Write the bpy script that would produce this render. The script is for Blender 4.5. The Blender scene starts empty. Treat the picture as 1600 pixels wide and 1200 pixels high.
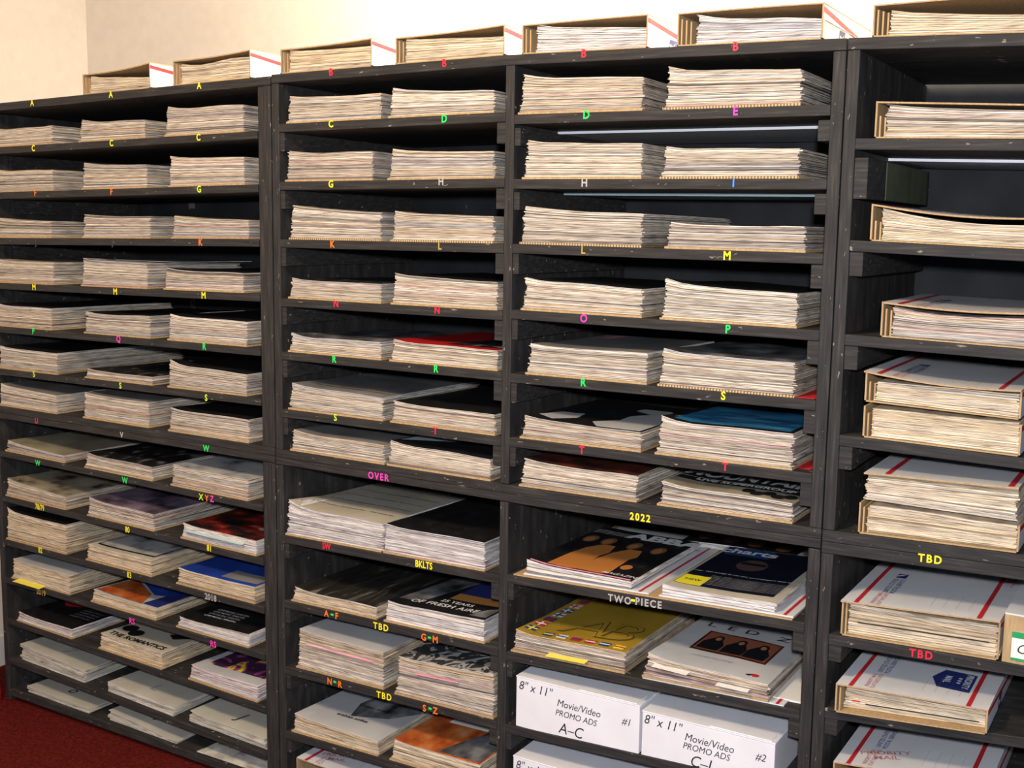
import bpy, bmesh, math, random
from mathutils import Vector, Matrix
random.seed(7)
sc = bpy.context.scene
COL = sc.collection
R = math.radians
# ------------------------------------------------------------------ camera, light, exposure
F = 1791.3
YAW, PITCH, ROLL = R(-31.22343), R(-7.67298), R(.862827)
CAM = Vector((1.16915, -1.9, 1.33))
cy, sy, cp, sp, cr, sr = math.cos(YAW), math.sin(YAW), math.cos(PITCH), math.sin(PITCH), math.cos(ROLL), math.sin(ROLL)
fw = Vector((sy*cp, cy*cp, sp)); rt = Vector((cy, -sy, 0)); up = rt.cross(fw)
ca = cr*rt + sr*up; cb = -sr*rt + cr*up
cd = bpy.data.cameras.new('camera'); cam = bpy.data.objects.new('camera', cd); COL.objects.link(cam)
cd.sensor_width = 36; cd.lens = F*36/1600; cd.clip_start = .05
cam.matrix_world = Matrix(((ca.x, cb.x, -fw.x, CAM.x), (ca.y, cb.y, -fw.y, CAM.y), (ca.z, cb.z, -fw.z, CAM.z), (0, 0, 0, 1)))
sc.camera = cam
sc.view_settings.view_transform = 'Standard'; sc.view_settings.look = 'None'
sc.view_settings.exposure = 0; sc.view_settings.gamma = 1; sc.view_settings.use_curve_mapping = False
w = bpy.data.worlds.new('world'); sc.world = w; w.use_nodes = True
w.node_tree.nodes['Background'].inputs[0].default_value = (.62, .72, 1, 1)
w.node_tree.nodes['Background'].inputs[1].default_value = .55
def area(name, loc, target, size, power, color, spread=None, long=None):
    l = bpy.data.lights.new(name, 'AREA'); l.energy = power; l.color = color; l.shape = 'DISK'; l.size = size
    if spread: l.spread = spread
    if long: l.shape = 'RECTANGLE'; l.size_y = long
    o = bpy.data.objects.new(name, l); COL.objects.link(o); o.location = loc
    o.rotation_euler = (Vector(target)-Vector(loc)).to_track_quat('-Z', 'Y').to_euler(); return o
area('ceiling_lamp_light', (-.1, -1.75, 2.5), (-.3, 0, .9), .35, 48, (1, .77, .52))
tube = area('wall_tube_light', (.25, .30, 2.32), (.25, .50, 1.6), .12, 105, (1, .84, .62), long=1.0)
dz_ = -(Vector((.25, .50, 1.6))-Vector((.25, .30, 2.32))).normalized(); ax = Vector((1, 0, 0)); ay = dz_.cross(ax)
tube.rotation_euler = Matrix((( -ay.x, ax.x, dz_.x), (-ay.y, ax.y, dz_.y), (-ay.z, ax.z, dz_.z))).to_euler()
area('camera_flash_light', (1.2, -1.95, 1.43), (.0, 0, .9),   .06, 43, (.9, .94, 1))

def ray(u, v): return fw + ca*((u-800)/F) + cb*((600-v)/F)
def front(u, v, y=0.):                      # point of the plane y=const
    d = ray(u, v); return CAM + d*((y-CAM.y)/d.y)
# ------------------------------------------------------------------ materials
def srgb(c):
    return tuple((x/12.92 if x <= .04045 else ((x+.055)/1.055)**2.4) for x in c)
def newmat(name, rough=.6, spec=.4):
    m = bpy.data.materials.new(name); m.use_nodes = True
    b = m.node_tree.nodes['Principled BSDF']; b.inputs['Roughness'].default_value = rough
    b.inputs['Specular IOR Level'].default_value = spec
    return m, m.node_tree, b
def N(nt, t, **kw):
    n = nt.nodes.new(t)
    for k, v in kw.items(): setattr(n, k, v)
    return n
def ramp(nt, stops, interp='LINEAR'):
    r = N(nt, 'ShaderNodeValToRGB'); r.color_ramp.interpolation = interp
    e = r.color_ramp.elements
    while len(e) < len(stops): e.new(.5)
    for i, (p, c) in enumerate(stops):
        e[i].position = p; e[i].color = (*c, 1) if len(c) == 3 else c
    return r
def mapping(nt, src, scale):
    tc = N(nt, 'ShaderNodeTexCoord'); mp = N(nt, 'ShaderNodeMapping'); mp.inputs['Scale'].default_value = scale
    nt.links.new(tc.outputs[src], mp.inputs[0]); return mp
def noise_mat(name, stops, scale=(1, 1, 1), nscale=5, detail=4, rough=.6, spec=.4, src='Object', bump=0, interp='LINEAR', dist=0):
    m, nt, b = newmat(name, rough, spec)
    mp = mapping(nt, src, scale); n = N(nt, 'ShaderNodeTexNoise'); n.inputs['Scale'].default_value = nscale; n.inputs['Detail'].default_value = detail
    n.inputs['Distortion'].default_value = dist
    nt.links.new(mp.outputs[0], n.inputs['Vector']); r = ramp(nt, stops, interp); nt.links.new(n.outputs['Fac'], r.inputs[0])
    nt.links.new(r.outputs[0], b.inputs['Base Color'])
    if bump:
        bp = N(nt, 'ShaderNodeBump'); bp.inputs['Strength'].default_value = bump; bp.inputs['Distance'].default_value = .002
        nt.links.new(n.outputs['Fac'], bp.inputs['Height']); nt.links.new(bp.outputs[0], b.inputs['Normal'])
    return m
def flat(name, c, rough=.5, spec=.4):
    m, nt, b = newmat(name, rough, spec); b.inputs['Base Color'].default_value = (*c, 1); return m
def black_paint(name, grain):
    m, nt, b = newmat(name, .62, .22)
    mp = mapping(nt, 'Object', grain); n = N(nt, 'ShaderNodeTexNoise'); n.inputs['Scale'].default_value = 6; n.inputs['Detail'].default_value = 6
    nt.links.new(mp.outputs[0], n.inputs['Vector'])
    r = ramp(nt, [(.3, (.018, .0172, .017)), (.55, (.032, .030, .029)), (.75, (.060, .054, .048))]); nt.links.new(n.outputs['Fac'], r.inputs[0])
    mp2 = mapping(nt, 'Object', (grain[0]*.5+6, grain[1]*.5+6, grain[2]*.5+6)); n2 = N(nt, 'ShaderNodeTexNoise'); n2.inputs['Scale'].default_value = 7; n2.inputs['Detail'].default_value = 3
    nt.links.new(mp2.outputs[0], n2.inputs['Vector'])
    r2 = ramp(nt, [(.695, (0, 0, 0)), (.72, (1, 1, 1))]); nt.links.new(n2.outputs['Fac'], r2.inputs[0])
    mx = N(nt, 'ShaderNodeMix', data_type='RGBA'); nt.links.new(r2.outputs[0], mx.inputs[0]); nt.links.new(r.outputs[0], mx.inputs[6])
    mx.inputs[7].default_value = (.22, .19, .15, 1); nt.links.new(mx.outputs[2], b.inputs['Base Color'])
    bp = N(nt, 'ShaderNodeBump'); bp.inputs['Strength'].default_value = .35; bp.inputs['Distance'].default_value = .002
    nt.links.new(n.outputs['Fac'], bp.inputs['Height']); nt.links.new(bp.outputs[0], b.inputs['Normal'])
    return m
M = {}
M['black_h'] = black_paint('black_painted_wood_long', (2, 8, 30))
M['black_v'] = black_paint('black_painted_wood_upright', (30, 8, 2))
M['black_back'] = noise_mat('black_back_board', [(.35, (.016, .0165, .019)), (.68, (.028, .028, .031)), (.70, (.03, .03, .032)), (.715, (.16, .15, .14))], (3, 3, 2), 5, 5, .7, .2)
M['green_paint'] = noise_mat('faded_green_paint', [(.3, (.06, .068, .042)), (.7, (.10, .11, .065))], (3, 8, 3), 4, 4, .7, .2)
def paper_edges():
    m, nt, b = newmat('page_edges', .65, .25)
    at = N(nt, 'ShaderNodeAttribute', attribute_name='Col')
    mp = mapping(nt, 'Object', (16, 16, 420)); n = N(nt, 'ShaderNodeTexNoise'); n.inputs['Scale'].default_value = 1.6; n.inputs['Detail'].default_value = 5
    nt.links.new(mp.outputs[0], n.inputs['Vector'])
    r = ramp(nt, [(.30, (.30, .27, .26)), (.43, (.74, .70, .68)), (.58, (1, 1, 1)), (.72, (1.2, 1.18, 1.12))]); nt.links.new(n.outputs['Fac'], r.inputs[0])
    mx = N(nt, 'ShaderNodeMix', data_type='RGBA', blend_type='MULTIPLY'); mx.inputs[0].default_value = 1
    nt.links.new(at.outputs['Color'], mx.inputs[6]); nt.links.new(r.outputs[0], mx.inputs[7]); nt.links.new(mx.outputs[2], b.inputs['Base Color'])
    return m
M['pages'] = paper_edges()
M['kraft'] = noise_mat('kraft_cardboard', [(.3, (.36, .24, .12)), (.7, (.50, .35, .19))], (40, 40, 6), 5, 4, .8, .15)
def corr_mat():
    m, nt, b = newmat('corrugated_cardboard', .8, .15)
    mp = mapping(nt, 'Object', (1, 1, 1)); wv = N(nt, 'ShaderNodeTexWave'); wv.inputs['Scale'].default_value = 55; wv.inputs['Distortion'].default_value = 1.5
    nt.links.new(mp.outputs[0], wv.inputs['Vector']); r = ramp(nt, [(.35, (.22, .14, .07)), (.6, (.55, .40, .23))]); nt.links.new(wv.outputs['Fac'], r.inputs[0])
    nt.links.new(r.outputs[0], b.inputs['Base Color']); return m
M['corr'] = corr_mat()
M['box_white'] = noise_mat('white_card', [(.3, (.60, .61, .63)), (.7, (.68, .69, .71))], (4, 4, 4), 3, 3, .45, .35)
M['carton'] = noise_mat('white_carton', [(.3, (.74, .74, .78)), (.7, (.80, .80, .84))], (5, 5, 5), 3, 3, .5, .3)
M['red_ink'] = flat('red_ink', (.50, .02, .03)); M['blue_ink'] = flat('blue_ink', (.02, .06, .22)); M['grey_ink'] = flat('grey_ink', (.30, .30, .33))
M['dkred_ink'] = flat('pale_red_ink', (.5, .2, .2)); M['black_ink'] = flat('black_ink', (.012, .012, .014), .4)
M['white_ink'] = flat('white_ink', (.78, .78, .78)); M['navy_ink'] = flat('navy_ink', (.02, .03, .16))
M['yellow_note'] = flat('yellow_note', (.85, .72, .08)); M['pink_note'] = flat('pink_note', (.85, .35, .50)); M['pale_blue_slip'] = flat('pale_blue_slip', (.45, .58, .62))
M['white_slip'] = flat('white_slip', (.8, .78, .74)); M['red_slip'] = flat('red_slip', (.6, .02, .03)); M['green_ink'] = flat('green_ink', (.02, .30, .10))
ST = {'yellow': (.92, .80, .02), 'green': (.02, .80, .12), 'red': (.78, .02, .05), 'pink': (.90, .05, .48), 'orange': (.95, .20, .02),
      'blue': (.05, .28, .80), 'grey': (.42, .40, .38), 'gold': (.42, .30, .06), 'lime': (.6, .85, .03), 'dim': (.03, .035, .06)}
for k, v in ST.items(): M['st_'+k] = flat('sticker_'+k, v, .45)
# covers: flat print on real sheets
def cov(k, stops, scale=(1, 1, 1), ns=4, detail=5, rough=.42, interp='LINEAR', dist=0, spec=.4):
    M['cov_'+k] = noise_mat('cover_'+k, stops, scale, ns, detail, rough, spec, 'UV', 0, interp, dist)
cov('black', [(.4, (.008, .008, .009)), (.62, (.014, .014, .015)), (.8, (.05, .05, .052))], (2, 2, 1))
cov('blackgrey', [(.45, (.010, .010, .011)), (.56, (.02, .02, .022)), (.62, (.16, .16, .17)), (.8, (.28, .28, .29))], (2.5, 1.6, 1), 3, 6)
cov('greyblack', [(.35, (.015, .015, .016)), (.5, (.13, .13, .14)), (.65, (.33, .33, .34))], (1.6, 1.4, 1), 2.5, 5)
cov('grey', [(.35, (.17, .17, .17)), (.65, (.30, .29, .28))], (1, 1, 1), 2)
cov('cream', [(.35, (.48, .44, .35)), (.65, (.58, .54, .44))], (1, 1, 1), 2)
cov('tan', [(.35, (.22, .19, .13)), (.5, (.36, .32, .23)), (.7, (.42, .38, .29))], (1, 1, 1), 2.5)
cov('tanmarks', [(.36, (.04, .035, .03)), (.42, (.20, .17, .12)), (.5, (.34, .30, .21)), (.7, (.44, .40, .30))], (1.3, 1.6, 1), 2.4, 6)
cov('pale', [(.3, (.45, .46, .48)), (.7, (.58, .58, .58))], (1, 1, 1), 2)
cov('palemarks', [(.33, (.05, .05, .06)), (.40, (.30, .31, .33)), (.5, (.50, .50, .50)), (.7, (.58, .57, .55))], (1.3, 1.5, 1), 2.6, 6)
cov('redblack', [(.42, (.012, .010, .010)), (.52, (.10, .012, .010)), (.62, (.40, .03, .015)), (.68, (.5, .5, .52))], (1.2, 2.2, 1), 2.5, 5)
cov('darkred', [(.4, (.018, .010, .008)), (.6, (.12, .025, .015)), (.75, (.20, .06, .03))], (1.4, 1.4, 1), 3, 5)
cov('purple', [(.35, (.02, .015, .02)), (.5, (.16, .12, .18)), (.62, (.28, .20, .28)), (.72, (.45, .16, .10))], (1.1, 1.3, 1), 2.3, 4)
cov('blue', [(.3, (.01, .03, .22)), (.6, (.02, .07, .42)), (.78, (.12, .16, .30))], (1, 1, 1), 2)
cov('bluesea', [(.35, (.015, .09, .20)), (.5, (.03, .20, .40)), (.62, (.06, .32, .56)), (.8, (.3, .42, .42))], (1.2, 4, 1), 2.5, 6, dist=.8)
cov('brownstreak', [(.40, (.016, .015, .013)), (.56, (.03, .028, .024)), (.66, (.10, .095, .08)), (.78, (.32, .29, .22))], (4, 1.2, 1), 2, 6, dist=1.2)
cov('gold', [(.3, (.33, .21, .02)), (.7, (.48, .31, .04))], (1, 1, 1), 2, rough=.3)
cov('orange', [(.35, (.30, .05, .015)), (.5, (.52, .13, .03)), (.62, (.58, .22, .07)), (.75, (.45, .35, .25))], (1.5, 1.5, 1), 3, 6)
cov('red', [(.3, (.42, .01, .01)), (.7, (.55, .02, .02))])
cov('fragment', [(.42, (.04, .04, .045)), (.49, (.18, .18, .19)), (.52, (.42, .41, .39)), (.7, (.50, .48, .45))], (2.2, 2.2, 1), 2.5, 2, dist=2.5, interp='CONSTANT')
cov('pencil', [(.36, (.05, .05, .06)), (.44, (.26, .27, .29)), (.54, (.50, .50, .50)), (.7, (.56, .55, .53))], (1.6, 1.3, 1), 2, 6, dist=.7)
cov('comic', [(.40, (.05, .02, .05)), (.45, (.32, .06, .22)), (.51, (.72, .62, .04)), (.57, (.45, .10, .06)), (.63, (.12, .05, .14))], (1, 1, 1), 3, 1, interp='CONSTANT', dist=1.5)
cov('bluered', [(.38, (.50, .15, .07)), (.47, (.45, .38, .36)), (.55, (.08, .14, .35)), (.65, (.01, .05, .30))], (.7, 1, 1), 1.6, 1)
cov('folder', [(.35, (.50, .48, .41)), (.65, (.58, .56, .48))], (1, 1, 1), 3, rough=.5)
# ------------------------------------------------------------------ object helpers
ORG = {}
def tag(o, label=None, cat=None, group=None, kind=None):
    if label: o['label'] = label
    if cat: o['category'] = cat
    if group: o['group'] = group
    if kind: o['kind'] = kind
    return o
def thing(name, loc, label, cat, group=None, rz=0):
    o = bpy.data.objects.new(name, None); COL.objects.link(o); o.location = loc; o.rotation_euler = (0, 0, rz); o.empty_display_size = .05
    ORG[o.name] = Vector(loc); return tag(o, label, cat, group)
def mesh(name, V, Fc, mats, parent=None, mi=None, smooth=False, uv=None, col=None, org=None):
    """V in world coordinates; stored relative to the thing's origin"""
    if org is None: org = ORG[parent.name] if parent else Vector((0, 0, 0))
    me = bpy.data.meshes.new(name); me.from_pydata([(v[0]-org[0], v[1]-org[1], v[2]-org[2]) for v in V], [], Fc)
    for m in (mats if isinstance(mats, (list, tuple)) else [mats]): me.materials.append(m)
    if mi: me.polygons.foreach_set('material_index', mi)
    if smooth: me.polygons.foreach_set('use_smooth', [True]*len(me.polygons))
    if uv:
        l = me.uv_layers.new(name='UVMap'); flatuv = []
        for p in me.polygons:
            for vi in p.vertices: flatuv += uv[vi]
        l.data.foreach_set('uv', flatuv)
    if col:
        a = me.color_attributes.new('Col', 'FLOAT_COLOR', 'POINT'); f = []
        for c in col: f += [*c, 1]
        a.data.foreach_set('color', f)
    o = bpy.data.objects.new(name, me); COL.objects.link(o)
    if parent: o.parent = parent; ORG[o.name] = org
    else: o.location = org; ORG[o.name] = Vector(org)
    return o
def box_geo(x0, x1, y0, y1, z0, z1):
    V = [(x0, y0, z0), (x1, y0, z0), (x1, y1, z0), (x0, y1, z0), (x0, y0, z1), (x1, y0, z1), (x1, y1, z1), (x0, y1, z1)]
    Q = [(0, 3, 2, 1), (4, 5, 6, 7), (0, 1, 5, 4), (1, 2, 6, 5), (2, 3, 7, 6), (3, 0, 4, 7)]
    return V, Q
def box(name, x0, x1, y0, y1, z0, z1, mat, parent=None, bev=0, org=None):
    V, Q = box_geo(x0, x1, y0, y1, z0, z1)
    if parent is None and org is None: org = Vector(((x0+x1)/2, (y0+y1)/2, z0))
    o = mesh(name, V, Q, mat, parent, org=org)
    if bev: b = o.modifiers.new('bevel', 'BEVEL'); b.width = bev; b.segments = 2
    return o
def board(name, pts, y0, y1, t, mat, parent, bev=.0012):
    """plank whose top front edge follows pts [(x,z)...]"""
    V = []; Q = []
    for x, z in pts:
        V += [(x, y0, z-t), (x, y1, z-t), (x, y1, z), (x, y0, z)]
    n = len(pts)
    for i in range(n-1):
        a = i*4; b = a+4
        Q += [(a, b, b+1, a+1)[::-1], (a+3, b+3, b+2, a+2)[::-1], (a, b, b+3, a+3), (a+1, b+1, b+2, a+2)[::-1]]
    Q += [(0, 3, 2, 1), ((n-1)*4, (n-1)*4+1, (n-1)*4+2, (n-1)*4+3)]
    o = mesh(name, V, Q, mat, parent)
    bm = bmesh.new(); bm.from_mesh(o.data); bmesh.ops.recalc_face_normals(bm, faces=bm.faces); bm.to_mesh(o.data); bm.free()
    if bev: b = o.modifiers.new('bevel', 'BEVEL'); b.width = bev; b.segments = 2; b.limit_method = 'ANGLE'
    return o
TXT = {}
def text_geo(s, bold=0., shear=0., space=1.):
    k = (s, bold, shear, space)
    if k in TXT: return TXT[k]
    cu = bpy.data.curves.new('t', 'FONT'); cu.body = s; cu.size = 1; cu.resolution_u = 3; cu.offset = bold; cu.shear = shear; cu.space_character = space
    cu.align_x = 'CENTER'; cu.align_y = 'CENTER'
    ob = bpy.data.objects.new('t', cu); COL.objects.link(ob)
    dg = bpy.context.evaluated_depsgraph_get(); me = bpy.data.meshes.new_from_object(ob.evaluated_get(dg))
    V = [tuple(v.co) for v in me.vertices]; Fc = [tuple(p.vertices) for p in me.polygons]
    bpy.data.objects.remove(ob); bpy.data.curves.remove(cu); bpy.data.meshes.remove(me)
    TXT[k] = (V, Fc); return TXT[k]
def face_text(name, s, c, size, mat, parent, bold=.02, shear=0., sx=1., slope=0., thick=.0006, space=1.):
    """lettering on a face that looks towards -y; c = world centre"""
    V, Fc = text_geo(s, bold, shear, space); n = len(V); out = []
    for v in V: out.append((c[0]+v[0]*size*sx, c[1], c[2]+v[1]*size+slope*v[0]*size*sx))
    return mesh(name, out, Fc, mat, parent)
# ------------------------------------------------------------------ room
FLOORZ = 0.0
WB = .54; WL = -1.87
wall_mat = noise_mat('cream_wall_paint', [(.3, (.60, .54, .47)), (.7, (.64, .58, .51))], (1, 1, 1), 30, 3, .8, .2, bump=.05)
carpet = noise_mat('red_carpet', [(.3, (.05, .004, .003)), (.5, (.09, .007, .005)), (.7, (.13, .013, .009))], (1, 1, 1), 130, 5, .95, .1, bump=.8)
def struct(name, x0, x1, y0, y1, z0, z1, mat):
    o = box(name, x0, x1, y0, y1, z0, z1, mat); o['kind'] = 'structure'; return o
struct('floor', WL-.1, 3.2, -3.6, WB+.1, FLOORZ-.06, FLOORZ, carpet)
struct('wall_back', WL-.1, 3.2, WB, WB+.1, FLOORZ, 2.75, wall_mat)
struct('wall_left', WL-.1, WL, -3.6, WB, FLOORZ, 2.75, wall_mat)
struct('ceiling', WL-.1, 3.2, -3.6, WB+.1, 2.75, 2.85, wall_mat)
struct('baseboard_left', WL, WL+.012, -3.6, WB-.001, FLOORZ, .09, flat('white_baseboard', (.6, .58, .54)))
# ------------------------------------------------------------------ shelving units
T = .018; D = .50
PX = {'A': {0: [(0, 161), (429, 118)], 1: [(0, 230), (404, 204.4)], 2: [(0, 300.6), (404, 288)], 3: [(0, 372), (404, 373.5)], 4: [(0, 442), (405.6, 459.4)], 5: [(0, 510), (407, 544.6)],
            6: [(0, 576), (410, 623)], 7: [(0, 634), (410, 697)], 8: [(3, 704.6), (414, 790)], 9: [(5.5, 774.8), (417, 875)], 10: [(9.6, 843.5), (418, 950.8)], 11: [(11, 902.6), (423.5, 1025)],
            12: [(8, 965), (429, 1109)], 13: [(12, 1027), (429, 1183.5)], 14: [(16.5, 1076), (275, 1167)]},
      'L': {1: [(449, 193), (788, 175)], 2: [(438.5, 284), (788, 278.5)], 3: [(438.5, 374), (785, 381)], 4: [(438.5, 466), (782, 486)], 5: [(436, 549), (781, 581)], 6: [(437, 638.5), (777, 682.5)],
            8: [(444, 836.5), (775, 898)], 9: [(449.5, 939), (774, 1011.6)], 10: [(458, 1044.6), (772.7, 1125.8)], 11: [(456, 1145), (770, 1236)]},
      'R': {1: [(805, 179), (1281, 163.6)], 2: [(801, 280), (1289, 279)], 3: [(800, 381), (1280, 396)], 4: [(800, 484), (1276, 516)], 5: [(799, 583.5), (1276, 625.7)], 6: [(797, 683.7), (1268, 740)],
            8: [(790, 897), (1254, 973)], 9: [(787, 1017.7), (1241, 1108.8)], 10: [(790, 1132), (1230, 1232)], 11: [(790, 1250), (1230, 1365)]},
      'B': {0: [(430, 116), (790, 86), (1200, 65), (1308, 60)], 7: [(436, 702), (777, 755), (840, 765), (1266, 824)]},
      'C': {0: [(1319, 59), (1600, 51)], 1: [(1336, 216), (1600, 217)], 2: [(1325, 375), (1600, 390)], 3: [(1322, 522.5), (1600, 546)], 4: [(1315, 680), (1600, 716)], 5: [(1305, 830), (1597, 867)],
            6: [(1290, 990), (1600, 1041)], 7: [(1300.6, 1108), (1544, 1144.6)], 8: [(1290, 1235), (1600, 1290)]}}
def pts(code, k): return [(front(*p).x, front(*p).z) for p in PX[code][k]]
def zat(pl, x):
    if x <= pl[0][0]: a, b = pl[0], pl[1]
    elif x >= pl[-1][0]: a, b = pl[-2], pl[-1]
    else:
        for a, b in zip(pl, pl[1:]):
            if a[0] <= x <= b[0]: break
    return a[1]+(b[1]-a[1])*(x-a[0])/(b[0]-a[0])
def span(code, k, x0, x1):
    pl = pts(code, k); q = [(x0, zat(pl, x0))]+[p for p in pl if x0+.02 < p[0] < x1-.02]+[(x1, zat(pl, x1))]
    if code == 'A' and k == 0: pass
    return q
def zs(code, k, x):                          # top of the plank a thing stands on
    if code in 'LR' and k in (0, 7): code = 'B'
    return zat(pts(code, k), x)
XA0, XA1, XB0, XD0, XD1, XB1, XC0, XC1 = -1.631, -.605, -.603, -.007, .013, .637, .639, 1.32
AIN0, AIN1 = XA0+.02, -.647; LIN0, LIN1 = -.583, XD0; RIN0, RIN1 = XD1, .616; CIN0, CIN1 = .659, 1.30
SHELF = {}
def shelf(parent, code, k, x0, x1, t=T):
    o = board('shelf', span(code, k, x0, x1), 0, D-.008, t, M['black_h'], parent); SHELF[(code, k)] = o; return o
def cleats(parent, code, k, x0, x1, h=.038, wl=.013, wr=.02, drop=0, t=T, matl=None):
    for side in (0, 1):
        ya = .062 if code == 'A' else .003
        xa, xb = (x0, x0+wl) if side == 0 else (x1-wr, x1)
        z = zs(code, k, (xa+xb)/2)-t-drop-.0005
        box('cleat', xa, xb, ya, D-.03, z-h, z, (matl if matl and side == 0 else M['black_h']), parent, bev=.0012)
def upright(parent, x0, x1, z0, z1, name='side_panel', y0=.0005):
    return box(name, x0, x1, y0, D, z0, z1, M['black_v'], parent, bev=.0015)
def zseam(code, k, x, t): return zs(code, k, x)-t
# -- unit A (upper and lower)
uA = thing('shelving_unit', (-1.12, .25, 1.08-.25), 'black upper cabinet of narrow shelves at left, in the corner', 'shelving unit', 'black shelving cabinets')
uAl = thing('shelving_unit', (-1.12, .25, 0), 'black lower cabinet at left standing on the red carpet', 'shelving unit', 'black shelving cabinets')
zA7 = zs('A', 7, -1.1)-.018
for k in range(1, 7): shelf(uA, 'A', k, AIN0, AIN1, .017); cleats(uA, 'A', k, AIN0, XA1-.0225, t=.017)
shelf(uA, 'A', 0, XA0, XA1-.002, .019); shelf(uA, 'A', 7, XA0, XA1-.002, .018)
za, zb = zs('A', 7, XA0), zs('A', 0, XA0)-.019
upright(uA, XA0, XA0+.02, zs('A', 7, XA0), zs('A', 0, XA0)-.0195)
upright(uA, XA1-.022, XA1-.002, zs('A', 7, XA1), zs('A', 0, XA1)-.0195)
box('filler_strip', AIN1, XA1-.0225, .004, .06, zs('A', 7, XA1), zs('A', 0, XA1)-.0195, M['black_v'], uA, bev=.001)
box('back_panel', XA0, XA1-.002, D, D+.008, zs('A', 7, XA0)-.03, zs('A', 0, XA1)-.01, M['black_back'], uA)
lowtop = [(x, z-.0185) for x, z in span('A', 7, XA0, XA1-.002)]
board('top_panel', lowtop, 0, D-.008, .016, M['black_h'], uAl)
for k in range(8, 14): shelf(uAl, 'A', k, AIN0, AIN1, .016); cleats(uAl, 'A', k, AIN0, XA1-.0225, t=.016, h=.03)
shelf(uAl, 'A', 14, AIN0, AIN1, .02)
upright(uAl, XA0, XA0+.02, .001, zs('A', 7, XA0)-.035); upright(uAl, XA1-.022, XA1-.002, .001, zs('A', 7, XA1)-.036)
box('filler_strip', AIN1, XA1-.0225, .004, .06, .001, zs('A', 7, XA1)-.036, M['black_v'], uAl, bev=.001)
box('back_panel', XA0, XA1-.002, D, D+.008, .001, zs('A', 7, XA0)-.035, M['black_back'], uAl)
# -- unit B
uB = thing('shelving_unit', (.017, .25, .80), 'wide black upper cabinet in the middle with two bays of lettered shelves', 'shelving unit', 'black shelving cabinets')
uBl = thing('shelving_unit', (.017, .25, 0), 'wide black lower cabinet in the middle holding cover magazines and white cartons', 'shelving unit', 'black shelving cabinets')
shelf(uB, 'B', 0, XB0, XB1, .019); shelf(uB, 'B', 7, XB0, XB1, .018)
upright(uB, XB0, XB0+.02, zs('B', 7, XB0), zs('B', 0, XB0)-.0195); upright(uB, XB1-.021, XB1, zs('B', 7, XB1), zs('B', 0, XB1)-.0195)
upright(uB, XD0, XD1, zs('B', 7, 0)+.001, zs('B', 0, 0)-.0195, 'divider')
box('back_panel', XB0, XB1, D, D+.008, zs('B', 7, 0)-.015, zs('B', 0, XB1)-.01, M['black_back'], uB)
for k in range(1, 7):
    shelf(uB, 'L', k, LIN0, LIN1); cleats(uB, 'L', k, LIN0, LIN1, h=.040)
    dr = .006 if k in (1, 2) else 0
    shelf(uB, 'R', k, RIN0, RIN1); cleats(uB, 'R', k, RIN0, RIN1, h=.040-dr, drop=dr)
board('top_panel', [(x, z-.0185) for x, z in span('B', 7, XB0, XB1)], 0, D-.008, .016, M['black_h'], uBl)
upright(uBl, XB0, XB0+.02, .001, zs('B', 7, XB0)-.036); upright(uBl, XB1-.021, XB1, .001, zs('B', 7, XB1)-.037)
upright(uBl, XD0, XD1, .001, zs('B', 7, 0)-.036, 'divider')
box('back_panel', XB0, XB1, D, D+.008, .001, zs('B', 7, 0)-.035, M['black_back'], uBl)
for k in range(8, 12):
    shelf(uBl, 'L', k, LIN0, LIN1); cleats(uBl, 'L', k, LIN0, LIN1, h=.035)
    shelf(uBl, 'R', k, RIN0, RIN1); cleats(uBl, 'R', k, RIN0, RIN1, h=.035)
z12 = zs('L', 11, -.3)-.15; board('shelf', [(LIN0, z12+.004), (LIN1, z12-.004)], 0, D-.008, T, M['black_h'], uBl); cleats(uBl, 'L', 11, LIN0, LIN1, h=.03, drop=.15)
box('base_board', LIN0, LIN1, 0, D-.008, .001, .03, M['black_h'], uBl); box('base_board', RIN0, RIN1, 0, D-.008, .001, .03, M['black_h'], uBl)
# -- unit C
uC = thing('shelving_unit', (.98, .25, .79), 'black upper cabinet at the right edge holding open mailing boxes', 'shelving unit', 'black shelving cabinets')
uCl = thing('shelving_unit', (.98, .25, 0), 'black lower cabinet at the right edge under the yellow TBD sticker', 'shelving unit', 'black shelving cabinets')
shelf(uC, 'C', 0, XC0, XC1, .019); shelf(uC, 'C', 5, XC0, XC1, .020)
for s, xx in ((0, XC0), (1, XC1-.02)):
    upright(uC, xx, xx+.02, zs('C', 5, xx+.01)+.0003, zs('C', 0, xx+.01)-.0195)
    upright(uCl, xx, xx+.02, .001, zs('C', 5, xx+.01)-.041)
box('back_panel', XC0, XC1, D, D+.008, zs('C', 5, 1)-.02, zs('C', 0, 1)-.001, M['black_back'], uC)
for k in range(1, 5):
    shelf(uC, 'C', k, CIN0, CIN1); cleats(uC, 'C', k, CIN0, CIN1, h=(.066 if k == 1 else .040), drop=(.012 if k == 1 else 0), wl=.022, wr=.022)
zz = zs('C', 1, .68)-T-.0130
box('green_panel', .682, .6835, .12, D-.06, zz-.064, zz, M['green_paint'], uC)
board('top_panel', [(x, z-.0205) for x, z in span('C', 5, XC0, XC1)], 0, D-.008, .020, M['black_h'], uCl)
wood = noise_mat('brown_wood_back', [(.3, (.09, .05, .025)), (.5, (.14, .08, .04)), (.7, (.20, .12, .06))], (3, 3, 40), 3, 5, .5, .4, bump=.2)
box('back_panel', XC0, XC1, D, D+.008, .001, zs('C', 5, 1)-.045, wood, uCl)
for k in (6, 7, 8): shelf(uCl, 'C', k, CIN0, CIN1); cleats(uCl, 'C', k, CIN0, CIN1, h=.03, wl=.022, wr=.022)
box('base_board', CIN0, CIN1, 0, D-.008, .001, .03, M['black_h'], uCl)
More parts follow.
